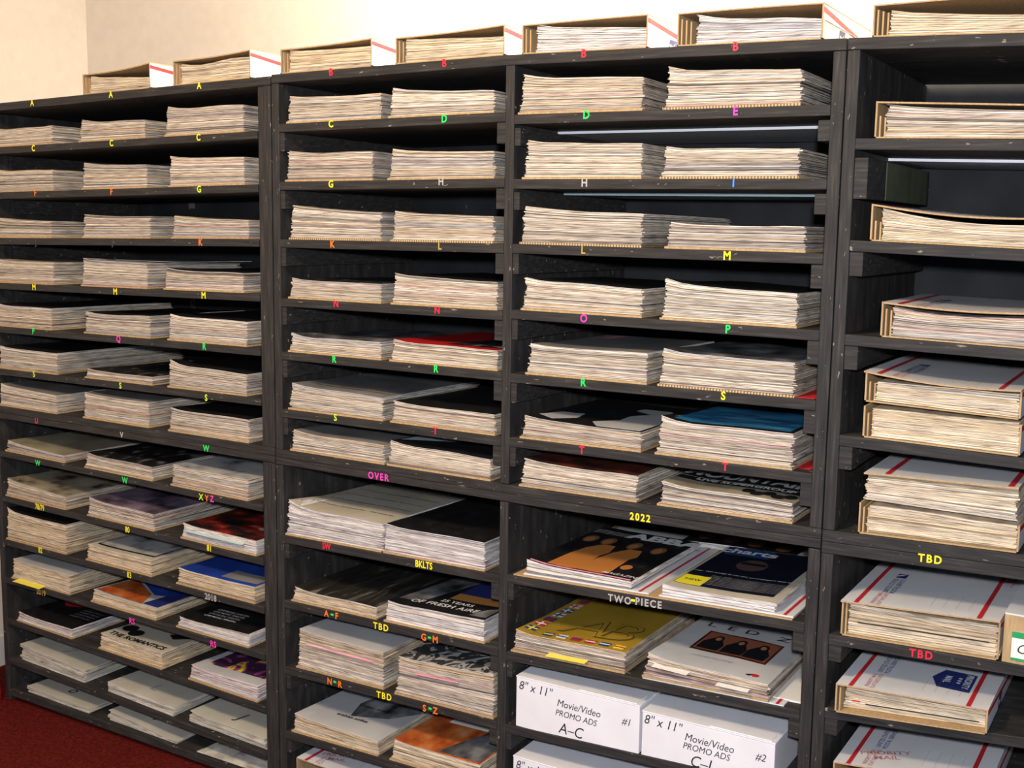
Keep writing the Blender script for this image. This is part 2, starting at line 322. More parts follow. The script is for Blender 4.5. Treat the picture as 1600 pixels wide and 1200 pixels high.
# ------------------------------------------------------------------ letter stickers on the shelf edges
def sticker(code, k, s, c, u, v, size=.0205, lower=False, sx=.9):
    p = front(u, v, -.0008)
    if s == '-': p.z += size*.16
    par = SHELF.get((code, k)) if not lower else lower
    pl = pts(code, k); sl = (pl[-1][1]-pl[0][1])/(pl[-1][0]-pl[0][0])
    if par.name not in ORG: ORG[par.name] = ORG[par.parent.name]
    o = face_text('sticker_letter', s, p, size, M['st_'+c], par, bold=.028, sx=sx, slope=sl, space=(1.3 if s in ('TBD', 'OVER', '2022', 'TWO', 'PIECE') else 1.05)); return o
for a in [('A',0,'A','yellow',50,161),('A',0,'A','yellow',173,148),('A',0,'A','yellow',311,134),
    ('A',1,'C','yellow',52,232),('A',1,'C','yellow',174,224),('A',1,'C','yellow',310,215),('A',2,'F','orange',55,302),('A',2,'F','orange',174,300),('A',2,'G','lime',311,296),
    ('A',3,'J','dim',56,379),('A',3,'J','dim',176,379),('A',3,'K','orange',313,379),('A',4,'M','yellow',53,449),('A',4,'M','yellow',180,456),('A',4,'M','yellow',318,462),
    ('A',5,'P','green',52,518),('A',5,'Q','pink',185,530),('A',5,'R','green',319,542),('A',6,'S','lime',53,585),('A',6,'S','lime',188,603),('A',6,'S','lime',322,622),
    ('A',7,'U','red',57,658),('A',7,'V','grey',190,680),('A',7,'W','green',322,701),('A',8,'W','green',59,724),('A',8,'W','green',195,751),
    ('A',9,'78/79','yellow',62,793),('A',9,'80','yellow',199,828),('A',9,'81','yellow',327,857),('A',10,'82','yellow',63,860),('A',10,'83','yellow',202,899),('A',10,'2018','grey',329,934),
    ('A',11,'2019','gold',64,926),('A',11,'RS','pink',206,971),('A',11,'RS','pink',333,1007),
    ('A',8,'X','lime',314,777),('A',8,'Y','orange',323,779),('A',8,'Z','pink',331,780),
    ('B',0,'B','red',517,113),('B',0,'B','red',694,99),('B',0,'B','red',912,84),('B',0,'B','red',1149,73),
    ('L',1,'C','yellow',517,194),('L',1,'D','green',694,186),('R',1,'D','green',916,180),('R',1,'E','pink',1149,174),
    ('L',2,'G','yellow',517,288),('L',2,'H','grey',689,284),('R',2,'H','grey',913,286),('R',2,'I','blue',1146,286),
    ('L',3,'K','orange',519,382),('L',3,'L','gold',687,385),('R',3,'L','gold',911,391),('R',3,'M','yellow',1136,400),
    ('L',4,'N','red',525,475),('L',4,'N','red',683,485),('R',4,'O','pink',912,498),('R',4,'P','green',1137,515),
    ('L',5,'R','green',522,562),('L',5,'R','green',681,577),('R',5,'R','green',911,598),('R',5,'S','yellow',1130,619),
    ('L',6,'S','lime',524,653),('L',6,'T','red',680,674),('R',6,'T','red',909,704),('R',6,'T','red',1133,730),
    ('B',7,'OVER','pink',591,745),('B',7,'2022','yellow',1000,809,.019),
    ('L',8,'SW','red',510,854),('L',8,'BKLTS','yellow',662,883),('R',8,'TWO','grey',968,937,.0195),('R',8,'-','yellow',989,940,.03),('R',8,'PIECE','grey',1013,943,.0195),
    ('L',9,'A','orange',510,959),('L',9,'-','green',519,962,.03),('L',9,'F','orange',526,963),('L',9,'TBD','yellow',595,980),('L',9,'G','orange',662,996),('L',9,'-','green',671,998,.03),('L',9,'M','orange',680,1000),
    ('L',10,'N','orange',515,1065),('L',10,'-','green',523,1067,.03),('L',10,'R','orange',531,1070),('L',10,'TBD','yellow',600,1088),('L',10,'S','orange',663,1107),('L',10,'-','green',672,1109,.03),('L',10,'Z','orange',680,1111),
    ('C',5,'TBD','yellow',1453,874,.0185),('C',6,'TBD','red',1439,1023,.0185)]:
    sz = a[6] if len(a) > 6 else (.0205 if a[0] != 'A' else .021)
    sticker(a[0], a[1], a[2], a[3], a[4], a[5], sz, sx=(.75 if a[2] in ('SW', '80', '81', '82', '83', 'BKLTS', '78/79') else .9))
# ------------------------------------------------------------------ stacks of papers
PAL = [((.66, .58, .46), 6), ((.56, .49, .39), 5), ((.78, .71, .60), 5), ((.50, .45, .39), 3), ((.48, .48, .49), 2.4), ((.58, .42, .26), 2), ((.34, .30, .26), 2), ((.60, .40, .38), .7), ((.17, .15, .15), 1.2)]
PALW = [((.76, .73, .70), 6), ((.68, .66, .66), 4), ((.60, .58, .58), 3), ((.45, .45, .50), 1.2), ((.80, .76, .70), 3), ((.55, .35, .38), .4), ((.25, .25, .27), .8)]
PALY = [((.72, .60, .42), 6), ((.66, .54, .36), 4), ((.78, .70, .56), 5), ((.55, .50, .44), 1.5), ((.35, .27, .18), 1)]
PALF = [((.58, .56, .48), 6), ((.52, .50, .43), 4), ((.64, .62, .55), 4)]
PALS = {'n': PAL, 'w': PALW, 'y': PALY, 'f': PALF}
def pick(rng, pal):
    c = rng.choices([p[0] for p in pal], [p[1] for p in pal])[0]; j = rng.uniform(.88, 1.1); return tuple(x*j for x in c)
class Surf:
    """top surface of a stack: maps (u, v) in 0..1 to world"""
    def __init__(s, fn, w, d): s.fn = fn; s.w = w; s.d = d
    def __call__(s, u, v, l=0): return s.fn(u, v, l)
    def mesh(s, name, geo2d, mat, parent, lift=.0006):
        V = [s.fn(u, v, lift) for u, v in geo2d[0]]; return mesh(name, V, geo2d[1], mat, parent, uv=[(u, v) for u, v in geo2d[0]])
    def rect(s, name, u0, v0, u1, v1, mat, parent, lift=.0006, n=6):
        g = [(u0+(u1-u0)*i/n, v0+(v1-v0)*j/n) for j in range(n+1) for i in range(n+1)]
        q = [(j*(n+1)+i, j*(n+1)+i+1, (j+1)*(n+1)+i+1, (j+1)*(n+1)+i) for j in range(n) for i in range(n)]
        return s.mesh(name, (g, q), mat, parent, lift)
    def poly(s, name, P, mat, parent, lift=.0010):
        bm = bmesh.new(); vs = [bm.verts.new((p[0], p[1], 0)) for p in P]; bm.faces.new(vs); bmesh.ops.triangulate(bm, faces=bm.faces[:])
        bmesh.ops.recalc_face_normals(bm, faces=bm.faces)
        bm.verts.index_update(); bm.normal_update()
        g = [(v.co.x, v.co.y) for v in bm.verts]; q = [tuple(v.index for v in f.verts) if f.normal.z > 0 else tuple(v.index for v in f.verts)[::-1] for f in bm.faces]; bm.free()
        return s.mesh(name, (g, q), mat, parent, lift)
    def ell(s, name, cu, cv, ru, rv, mat, parent, lift=.0012, n=14):
        return s.poly(name, [(cu+ru*math.cos(a*2*math.pi/n), cv+rv*math.sin(a*2*math.pi/n)) for a in range(n)], mat, parent, lift)
    def text(s, name, t, cu, cv, size, mat, parent, rot=0, bold=.01, shear=0, sx=1, lift=.0014):
        V, Fc = text_geo(t, bold, shear); c, n_ = math.cos(R(rot)), math.sin(R(rot)); g = []
        for v in V:
            x, y = v[0]*sx*size, v[1]*size; g.append((cu+(x*c-y*n_)/s.w, cv+(x*n_+y*c)/s.d))
        return s.mesh(name, (g, Fc), mat, parent, lift)
def sheet(name, S, mat, parent, t=.0006, u0=0, u1=1, v0=0, v1=1, nx=8, ny=6, mats=None):
    V = []; Q = []; uv = []
    for L in (0, t):
        for j in range(ny+1):
            for i in range(nx+1):
                u = u0+(u1-u0)*i/nx; v = v0+(v1-v0)*j/ny; V.append(S(u, v, L)); uv.append((u, v))
    n = (nx+1)*(ny+1); id = lambda i, j, l: l*n+j*(nx+1)+i; mi = []
    for j in range(ny):
        for i in range(nx):
            Q.append((id(i, j, 1), id(i+1, j, 1), id(i+1, j+1, 1), id(i, j+1, 1))); mi.append(0)
            Q.append((id(i, j, 0), id(i, j+1, 0), id(i+1, j+1, 0), id(i+1, j, 0))); mi.append(1)
    for i in range(nx):
        Q += [(id(i, 0, 0), id(i+1, 0, 0), id(i+1, 0, 1), id(i, 0, 1)), (id(i+1, ny, 0), id(i, ny, 0), id(i, ny, 1), id(i+1, ny, 1))]; mi += [2, 2]
    for j in range(ny):
        Q += [(id(0, j+1, 0), id(0, j, 0), id(0, j, 1), id(0, j+1, 1)), (id(nx, j, 0), id(nx, j+1, 0), id(nx, j+1, 1), id(nx, j, 1))]; mi += [2, 2]
    ms = mats or [mat, M['white_slip'], M['white_slip']]
    return mesh(name, V, Q, ms, parent, mi=mi, uv=uv, smooth=False)
def paper_stack(x0, x1, zb0, zb1, zt0, zt1, label, depth=.33, y0=.006, cover=None, pal='n', base='kraft', seed=0, rz=0, curl=.004, taper=.006, thick=.00155,
                wave=.0025, group='stacks of magazine pages', jag=1., name='paper_stack', cat='paper stack', sag=0):
    rng = random.Random(seed*13+5)
    W = x1-x0; root = thing(name, ((x0+x1)/2, y0+depth/2, (zb0+zb1)/2), label, cat, group, rz)
    bt = .0042 if base in ('kraft', 'corr') else 0
    if base in ('kraft', 'corr'):
        t0 = taper
        V = []; 
        for z in (.0003, bt):
            for (x, y, zz) in ((x0-t0-.004, y0-.002, zb0), (x1+.002, y0-.002, zb1), (x1+.001, y0+depth, zb1), (x0-t0, y0+depth, zb0)): V.append((x, y, zz+z))
        mesh('cardboard_base', V, [(0, 3, 2, 1), (4, 5, 6, 7), (0, 1, 5, 4), (1, 2, 6, 5), (2, 3, 7, 6), (3, 0, 4, 7)], M[base], root)
    h = ((zt0-zb0)+(zt1-zb1))/2-bt
    n = max(4, min(58, int(h/thick)))
    ws = [rng.choice([.4, .6, .8, 1, 1.3, 2.0]) for _ in range(n)]; tot = sum(ws)
    a1, a2, a3 = rng.uniform(-1, 1), rng.uniform(-1, 1), rng.uniform(0, 6)
    def S(u, v, f):
        zb = zb0+(zb1-zb0)*u+bt+.0004; zt = zt0+(zt1-zt0)*u
        z = zb+(zt-zb)*f
        wv = wave*f*f*(a1*math.sin(u*5+a3)*.6+a2*math.sin(u*9+a3*2)*.3)*(1-abs(2*u-1)**3)
        z += wv - sag*f*math.sin(math.pi*min(max(u, 0), 1))*(1-v*.4)
        z += curl*f**3*(max(0, 1-u*4)**2*max(0, 1-v*2.5)*1.2) - curl*.6*f*f*v*v
        return (x0+W*u, y0+depth*v, z)
    V = []; Q = []; Cc = []; acc = 0; nx, ny = 7, 3; drift = 0; dy = 0
    for k in range(n):
        f0 = acc/tot; acc += ws[k]; f1 = (acc-ws[k]*.2)/tot
        if k == n-1: f1 = 1
        drift = drift*.6+rng.gauss(0, .0011)*jag; jl = drift+rng.gauss(0, .0010)*jag-taper*(1-f0)**2
        jr = drift*.6+rng.gauss(0, .0014)*jag+(rng.uniform(.002, .005)*jag if rng.random() < .12 else 0)
        jf = abs(rng.gauss(0, .0012))*jag; jb = rng.gauss(0, .004); sk = rng.gauss(0, .0014)*jag
        c = pick(rng, PALS[pal]); base_i = len(V)
        for f in (f0, f1):
            for j in range(ny+1):
                for i in range(nx+1):
                    u = i/nx; v = j/ny; p = S(u, v, f)
                    V.append((p[0]+jl*(1-u)+jr*u+sk*v, p[1]+jf*(1-v)+jb*v+sk*(u-.5), p[2])); Cc.append(c)
        m = (nx+1)*(ny+1); id = lambda i, j, l: base_i+l*m+j*(nx+1)+i
        for j in range(ny):
            for i in range(nx): Q.append((id(i, j, 1), id(i+1, j, 1), id(i+1, j+1, 1), id(i, j+1, 1)))
        for i in range(nx):
            Q.append((id(i, 0, 0), id(i+1, 0, 0), id(i+1, 0, 1), id(i, 0, 1)))
            Q.append((id(i, 0, 0), id(i, 1, 0), id(i+1, 1, 0), id(i+1, 0, 0)))
            Q.append((id(i+1, ny, 0), id(i, ny, 0), id(i, ny, 1), id(i+1, ny, 1)))
        for j in range(ny):
            Q.append((id(0, j+1, 0), id(0, j, 0), id(0, j, 1), id(0, j+1, 1))); Q.append((id(nx, j, 0), id(nx, j+1, 0), id(nx, j+1, 1), id(nx, j, 1)))
    pg = mesh('pages', V, Q, M['pages'], root, col=Cc); pg['kind'] = 'stuff'
    fn = lambda u, v, l: (lambda p: (p[0], p[1], p[2]+l+.0006))(S(u, v, 1))
    SF = Surf(fn, W, depth); root_c = None
    if cover:
        root_c = sheet('cover', SF, M['cov_'+cover], root, t=.0006)
        SF2 = Surf(lambda u, v, l: fn(u, v, l+.0006), W, depth)
        return root, root_c, SF2, S
    return root, None, SF, S
SEED = [0]; stk_dz = {}
def stk(code, k, xl, xr, yl, yr, label, **kw):
    """xl, xr: left and right end of the front face in the photograph; yl, yr: its top there"""
    SEED[0] += 1
    y0 = kw.get('y0', .006)
    a = front(xl, yl, y0); b = front(xr, yr, y0)
    dz = stk_dz.get((code, k), 0)
    return paper_stack(a.x, b.x, zs(code, k, a.x)+dz, zs(code, k, b.x)+dz, a.z, b.z, label, seed=SEED[0], **kw)
def slip(name, S, mat, parent, u0, u1, f, out=.006, into=.05, rise=0, W=1):
    """paper slip sticking out of the front of the pile at relative height f"""
    V = []
    for l in (0, .0005):
        for u, e, dz in ((u0, -1, rise), (u1, -1, rise), (u1, 1, 0), (u0, 1, 0)):
            p = S(u, 0, f); V.append((p[0], p[1]+(-out if e < 0 else into), p[2]+l+dz))
    return mesh(name, V, [(0, 3, 2, 1), (4, 5, 6, 7), (0, 1, 5, 4), (1, 2, 6, 5), (2, 3, 7, 6), (3, 0, 4, 7)], M[mat], parent)
Lc = 'left cabinet'
# left cabinet, upper
stk('A', 1, -4, 80, 204, 196, 'low stack of worn pages at far left of the top C shelf', depth=.31, y0=.004)
stk('A', 1, 127, 226, 190, 187, 'middle stack of worn pages on the top C shelf of the left cabinet', depth=.31)
stk('A', 1, 261, 380, 170, 163.5, 'tallest page stack on the top C shelf of the left cabinet, beside its post', depth=.31)
stk('A', 2, -4, 82, 268, 265, 'page stack above the left orange F sticker of the left cabinet', depth=.31, y0=.004)
stk('A', 2, 131, 229, 257, 257, 'page stack above the second orange F sticker, red slip low on its side', depth=.31)
stk('A', 2, 267, 381, 247, 245, 'page stack above the lime G sticker of the left cabinet', depth=.31)
stk('A', 3, -4, 79, 343, 346, 'page stack at far left of the K shelf in the left cabinet', depth=.31, y0=.004)
stk('A', 3, 132, 234, 338, 338, 'middle page stack on the K shelf of the left cabinet', depth=.31)
stk('A', 3, 272, 388, 340, 344, 'page stack above the orange K sticker of the left cabinet', depth=.31)
stk('A', 4, -4, 82, 407, 410, 'page stack above the leftmost of three yellow M stickers', depth=.31, y0=.004)
r, c, SF, S = stk('A', 4, 130, 229, 406, 412, 'page stack above the middle yellow M sticker with loose sheets sliding right', depth=.31)
stk('A', 4, 260, 380, 422, 428, 'page stack above the right yellow M sticker of the left cabinet', depth=.31, cover='black')
sheet('loose_sheet', Surf(lambda u, v, l: (SF(0, 0)[0]+.06+u*.22+v*.05, SF(0, 0)[1]+.05+v*.20, SF(.3, .5)[2]+.0016+l), .22, .2), M['cov_grey'], r)
stk('A', 5, -4, 80, 477, 483, 'page stack above the green P sticker of the left cabinet', depth=.40, cover='black', y0=.004)
stk('A', 5, 135, 234, 490, 495, 'page stack above the pink Q sticker', depth=.32, cover='black')
stk('A', 5, 266, 385, 494, 504, 'page stack above the green R sticker of the left cabinet', depth=.32, cover='black')
stk('A', 6, 0, 88, 543, 553, 'deep page stack above the leftmost lime S sticker', depth=.42, cover='black', y0=.004)
stk('A', 6, 137, 238, 579, 590, 'thin black covered stack above the middle lime S sticker', depth=.30, cover='blackgrey')
stk('A', 6, 266, 385, 569, 586, 'black covered page stack above the right lime S sticker of the left cabinet', depth=.31, cover='black', curl=.009)
stk('A', 7, 1, 88, 602, 619, 'grey covered page stack above the red U sticker', depth=.31, cover='grey', y0=.004)
stk('A', 7, 133, 232, 616, 630, 'grey covered page stack above the pale V sticker', depth=.33, cover='grey')
stk('A', 7, 267, 388, 640, 657, 'dark covered page stack above the green W sticker, next to the post', depth=.31, cover='black')
# left cabinet, lower
r, c, SF, S = stk('A', 8, 12, 100, 691, 713, 'low stack with pale yellowed cover above the left green W sticker', depth=.32, cover='tan')
stk('A', 8, 136, 238, 710, 731, 'stack with a black cover showing a grey crowd, left cabinet', depth=.32, cover='blackgrey')
r, c, SF, S = stk('A', 8, 271, 387, 729, 751, 'pale bluish covered stack above the X Y Z stickers', depth=.32, cover='palemarks')
r, c, SF, S = stk('A', 9, 12, 102, 750, 777, 'stack with tan cover and dark blots, lower left cabinet', depth=.32, cover='tanmarks')
stk('A', 9, 140, 240, 780, 805, 'stack with mauve and black cover above the yellow 80 sticker', depth=.33, cover='purple')
r, c, SF, S = stk('A', 9, 287, 400, 820, 846, 'stack with black and red cover and a pale blue slip in front', depth=.31, cover='redblack', pal='w')
slip('paper_slip', S, 'pale_blue_slip', r, .05, .85, .72, out=.012, rise=-.004)
stk('A', 10, 12, 102, 800, 821, 'tall brownish stack with dark top above the yellow 82 sticker', depth=.33, cover='black', curl=.010, pal='y')
r, c, SF, S = stk('A', 10, 138, 236, 853, 876, 'stack with cream framed cover of dark heads above the 83 sticker', depth=.32, cover='cream', pal='y')
SF.rect('print_frame', .05, .06, .95, .92, M['black_ink'], c, .0006); SF.rect('print_field', .07, .08, .93, .89, M['cov_palemarks'], c, .0012)
r, c, SF, S = stk('A', 10, 280, 398, 890, 918, 'stack with bright blue cover above the pale 2018 sticker', depth=.32, cover='blue', pal='y')
SF.rect('print_block', .5, .05, .97, .22, M['cov_grey'], c)
r, c, SF, S = stk('A', 11, 21, 108, 876, 900, 'stack with pale wavy cover and yellow note hanging in front', depth=.31, cover='pale', pal='y')
slip('sticky_note', S, 'yellow_note', r, .10, .58, .02, out=.022, into=.01, rise=-.003)
r, c, SF, S = stk('A', 11, 146, 243, 924, 953, 'stack with blue and orange sunset cover above a pink RS sticker', depth=.32, cover='pale', pal='y')
SF.poly('print_sunset', [(.02, .02), (.75, .02), (.6, .22), (.05, .42)], M['cov_orange'], c); SF.poly('print_sky', [(.02, .38), (.10, .43), (.64, .22), (.98, .30), (.98, .98), (.02, .98)], M['cov_blue'], c); SF.poly('print_shade', [(.75, .03), (.98, .03), (.98, .5), (.78, .25)], M['navy_ink'], c, .0014)
r, c, SF, S = stk('A', 11, 280, 388, 966, 992, 'stack with black cover and white lettering above the right pink RS sticker', depth=.31, cover='black', pal='w')
for i in range(4): SF.text('print_text', 'LIVE MUSIC SPECIAL', .4, .30-i*.05, .012, M['white_ink'], c)
SF.poly('print_figure', [(.3, .6), (.45, .5), (.6, .62), (.75, .55), (.85, .75), (.5, .8)], M['grey_ink'], c)
r, c, SF, S = stk('A', 12, 30, 112, 958, 984, 'low stack with black cover and orange red glow, near the carpet corner', depth=.31, cover='black', pal='w')
SF.poly('print_glow', [(.05, .45), (.25, .35), (.55, .45), (.6, .7), (.35, .85), (.1, .7)], M['red_ink'], c)
for i in range(5): SF.text('print_text', 'THE BEST TRACKS', .75, .42-i*.05, .010, M['grey_ink'], c)
r, c, SF, S = stk('A', 12, 158, 252, 992, 1021, 'stack with white cover showing two dark faces and lettering', depth=.30, cover='cream', pal='y')
SF.ell('print_face', .13, .24, .10, .07, M['black_ink'], c); SF.ell('print_face', .30, .19, .10, .07, M['black_ink'], c); SF.text('print_text', 'THE ROMANTICS', .50, .07, .026, M['black_ink'], c, bold=.03)
SF.poly('print_figure', [(.65, .33), (.80, .26), (.95, .36), (.8, .42)], M['black_ink'], c)
r, c, SF, S = stk('A', 12, 299, 402, 1042, 1072, 'stack with yellow and purple drawn cover in a white border', depth=.31, cover='pale', pal='w')
SF.rect('print_picture', .10, .12, .95, .92, M['cov_comic'], c)
for i, (k, xl, xr, yl, yr, lab) in enumerate([(13, 33, 132, 1008, 1049, 'pile of folded cream folders at left end of second shelf from the bottom'),
        (13, 168, 272, 1068, 1106, 'middle pile of plain cream folders, second shelf from the bottom'), (13, 297, 413, 1113, 1156, 'pile of plain cream folders marked J beside the post'),
        (14, 43, 140, 1074, 1108, 'low pile of cream folders at left on the bottom shelf'), (14, 170, 274, 1112, 1159, 'pile of cream folders marked I on the bottom shelf'),
        (14, 311, 425, 1176, 1222, 'pile of cream folders at the bottom cut off by the frame')]):
    r, c, SF, S = stk('A', k, xl, xr, yl, yr, lab, depth=.29, cover='folder', pal='f', thick=.007, group='cream folders on the bottom shelves', name='folder_pile', cat='folders',
                      base=None, curl=.003, jag=2.2, y0=.012, wave=.004, taper=.002)
    SF.text('handwritten_letter', ['7', 'L', 'J', 'o', 'I', 'C'][i], .50, .18, .05, M['grey_ink'] if i in (0, 1) else M['black_ink'], c, bold=.0, shear=.2, lift=.002)
# middle upper cabinet
U = dict(depth=.33)
stk('L', 1, 453, 595, 154, 145, 'page stack above the yellow C sticker of the middle cabinet', **U)
stk('L', 1, 613, 772, 141, 141, 'page stack above the green D sticker in the narrower left bay', **U)
stk('R', 1, 818, 1004, 120, 120, 'page stack above the green D sticker in the right bay', **U)
stk('R', 1, 1046, 1253, 111, 107, 'tallest page stack above the pink E sticker on corrugated card', base='corr', curl=.007, **U)
stk('L', 2, 451, 582, 239, 236, 'page stack above the yellow G sticker of the middle cabinet', **U)
stk('L', 2, 612, 772, 236, 236, 'page stack above the grey H sticker in the narrower left bay', **U)
stk('R', 2, 824, 1003, 223, 224, 'page stack above the grey H sticker in the right bay', **U)
stk('R', 2, 1041, 1249, 233, 232, 'page stack above the blue I sticker', base='corr', **U)
stk('L', 3, 457, 595, 324, 332, 'page stack above the orange K sticker of the middle cabinet', base='corr', **U)
r, c, SF, S = stk('L', 3, 617, 771, 333, 338, 'page stack above the dull L sticker with a yellow corner on top', base='corr', **U)
SF.rect('sticky_note', .50, .02, .95, .12, M['yellow_note'], r)
stk('R', 3, 820, 1003, 326, 334, 'deep page stack above the dull L sticker in the right bay', depth=.44, base='corr')
stk('R', 3, 1048, 1259, 351, 354, 'low page stack above the yellow M sticker in the right bay', **U)
stk('L', 4, 456, 595, 438, 445, 'page stack with dark top above the left red N sticker', cover='blackgrey', **U)
stk('L', 4, 617, 777, 431, 442, 'page stack with black top above the second red N sticker', cover='black', **U)
stk('R', 4, 822, 1003, 438, 453, 'page stack with black top above the pink O sticker', cover='black', **U)
stk('R', 4, 1041, 1246, 444, 460, 'page stack with black top above the green P sticker in the right bay', cover='black', curl=.008, **U)
stk('L', 5, 456, 595, 527, 535.5, 'page stack with grey curled sheet above the left green R sticker of middle cabinet', cover='greyblack', curl=.008, **U)
r, c, SF, S = stk('L', 5, 615, 777, 534, 549, 'page stack with bright red cover above the second green R sticker', cover='red', **U)
SF.poly('print_picture', [(.45, .08), (.97, .1), (.95, .9), (.6, .85)], M['cov_blackgrey'], c)
r, c, SF, S = stk('R', 5, 829, 1011, 541, 553, 'page stack with grey top above the green R sticker in the right bay', cover='grey', **U)
SF.rect('pink_note', .12, .70, .25, .95, M['pink_note'], r)
r, c, SF, S = stk('R', 5, 1037, 1242, 551, 568, 'page stack with dark top above the yellow S sticker, on corrugated card', cover='greyblack', base='corr', curl=.006, **U)
r, c, SF, S = stk('L', 6, 456, 598, 602, 623, 'stack with grey printed page on top above the lime S sticker, middle cabinet', cover='grey', depth=.37)
for i in range(7): SF.text('print_text', 'RECORDS AND TAPES OUT NOW '[i:]+'ON TOUR', .48, .26+i*.055, .013, M['black_ink'], c)
SF.rect('print_rule', .06, .12, .94, .13, M['black_ink'], c)
stk('L', 6, 616, 773, 630, 649, 'stack with black cover above the red T sticker in the left bay', cover='black', **U)
r, c, SF, S = stk('R', 6, 820, 1001, 653, 677, 'stack with black cover and white curved shapes above the left bay T', cover='black', **U)
r['label'] = 'stack with black cover and white curved shapes beside the blue covered stack'
SF.poly('print_shape', [(.04, .12), (.20, .06), (.34, .18), (.30, .34), (.10, .32)], M['cov_pale'], c)
SF.poly('print_shape', [(.62, .02), (.98, .02), (.98, .6), (.80, .78), (.56, .78), (.54, .68), (.72, .6), (.62, .46), (.64, .3), (.50, .14)], M['cov_pale'], c)
r, c, SF, S = stk('R', 6, 1033, 1239, 658, 679, 'tall stack with sea blue cover framed in black', cover='black', curl=.008, **U)
SF.rect('print_picture', .06, .05, .96, .93, M['cov_bluesea'], c)
stk('L', 7, 459, 600, 675, 697, 'stack with grey wavy cover at left above the pink OVER sticker', cover='grey', **U)
r, c, SF, S = stk('L', 7, 611, 766, 692, 719, 'stack with pale blue and black cover on the bottom of the left bay', cover='black', depth=.31)
SF.poly('print_sky', [(.03, .08), (.4, .3), (.65, .6), (.6, .95), (.1, .95)], M['pale_blue_slip'], c)
r, c, SF, S = stk('R', 7, 819, 995, 720, 745, 'stack with dark red cover above the yellow 2022 sticker', cover='darkred', **U)
r, c, SF, S = stk('R', 7, 1036, 1238, 756, 788, 'stack with black and white cover lettered in white on a dark band', cover='tan', depth=.31)
SF.rect('print_band', .0, .30, .99, .98, M['black_ink'], c)
SF.text('print_title', 'MOUNTAIN', .50, .42, .075, M['cov_pale'], c, bold=.04, sx=.62, lift=.0016); SF.rect('print_band', .0, .19, .99, .28, M['black_ink'], c, .0010)
SF.text('print_title', 'LIVE SUPERGROUP', .54, .235, .024, M['white_ink'], c, bold=.03, lift=.002, sx=.95)
for i in range(5): SF.ell('print_head', .62+i*.08, .12-(i % 2)*.04, .050, .05, M['black_ink'], c)
def red_sheet(k, x1, y0, label):
    z = zs('R', k, x1)
    V, Q = box_geo(x1-.05, x1, y0, y0+.14, z+.0004, z+.0010); o = mesh('red_paper', V, Q, M['red_slip'], None, org=Vector((x1, y0, z))); tag(o, label, 'paper')
red_sheet(5, front(1275, 620, .006).x-.004, .010, 'red paper corner sticking out right of the tall S stack')
red_sheet(6, front(1262, 700, .006).x, .03, 'red paper strip sticking out right under the blue covered stack')
# loose boards under shelves
def poster(code, k, x0, x1, y0, mats, label):
    z0, z1 = zs(code, k, x0)-T-.0055, zs(code, k, x1)-T-.0055
    V = []
    for z in (0, .0048):
        for x, y, zz in ((x0, y0, z0), (x1, y0, z1), (x1, D-.03, z1), (x0, D-.03, z0)): V.append((x, y, zz+z))
    o = mesh('poster_board', V, [(0, 3, 2, 1), (4, 5, 6, 7), (0, 1, 5, 4), (1, 2, 6, 5), (2, 3, 7, 6), (3, 0, 4, 7)], M[mats], None, org=Vector(((x0+x1)/2, .3, z0)))
    tag(o, label, 'poster board'); return o
poster('R', 1, RIN0+.001, RIN1-.001, .17, 'carton', 'thin white board tucked under the shelf of the pink E sticker')
poster('R', 2, RIN0+.001, RIN1-.001, .20, 'pale_blue_slip', 'thin bluish board tucked under the shelf of the blue I sticker')
o = poster('C', 1, CIN0+.001, CIN1-.001, .22, 'carton', 'white board with brown edge tucked under the top shelf of the right cabinet')
# middle lower cabinet
r, c, SF, S = stk('L', 8, 451, 598, 791, 820, 'stack topped by a yellowed newspaper page beside the black covered stack', cover='cream', pal='w', depth=.33, curl=.012, jag=1.4)
rr = random.Random(3)
for i in range(5):
    for j in range(3): SF.text('print_text', rr.choice(['albums of the year', 'out now on tour', 'new sounds live', 'top one hundred']), .2+j*.3, .2+i*.17, .010, M['black_ink'], c)
stk('L', 8, 603, 757, 822, 849, 'thick stack of white papers with plain black cover above BKLTS', cover='black', pal='w', depth=.35, jag=.8)
r, c, SF, S = stk('L', 9, 461, 588, 920, 950, 'stack with dark brown cover of pale streaks above the A-F sticker', cover='brownstreak', pal='y', depth=.36)
r, c, SF, S = stk('L', 9, 606, 757, 942, 970, 'stack with black cover, blue sky panel and white title above the G-M sticker', cover='black', pal='w', depth=.35, thick=.006)
SF.poly('print_panel', [(.03, .09), (.24, .10), (.42, .62), (.30, .95), (.16, .95)], M['cov_greyblack'], c); SF.rect('print_panel', .36, .66, .62, .98, M['cov_greyblack'], c)
SF.rect('print_sky', .42, .30, .98, .66, M['navy_ink'], c); SF.rect('print_glow', .42, .24, .98, .36, flat('sunset_print', (.5, .22, .06)), c, .001)
SF.text('print_title', '25 YEARS', .56, .18, .020, M['white_ink'], c, lift=.002); SF.text('print_title', 'OF FRESH AIRE', .50, .10, .026, M['white_ink'], c, lift=.002); SF.text('print_title', 'STEAM', .80, .74, .030, M['white_ink'], c, shear=.3, lift=.002)
SF.poly('print_panel', [(.80, .03), (.98, .03), (.98, .22), (.88, .16)], M['cov_greyblack'], c)
r, c, SF, S = stk('L', 10, 468, 599, 986, 1021, 'tall stack with pale cover and a pink slip above the N-R sticker', cover='pale', pal='n', depth=.33, y0=.01)
slip('pink_slip', S, 'pink_note', r, .08, .88, .72, out=.004, rise=-.004)
SF.rect('sticky_note', .02, .74, .25, 1.0, M['yellow_note'], r); SF.text('print_text', 'MAGAZINE', .3, .8, .014, M['grey_ink'], c)
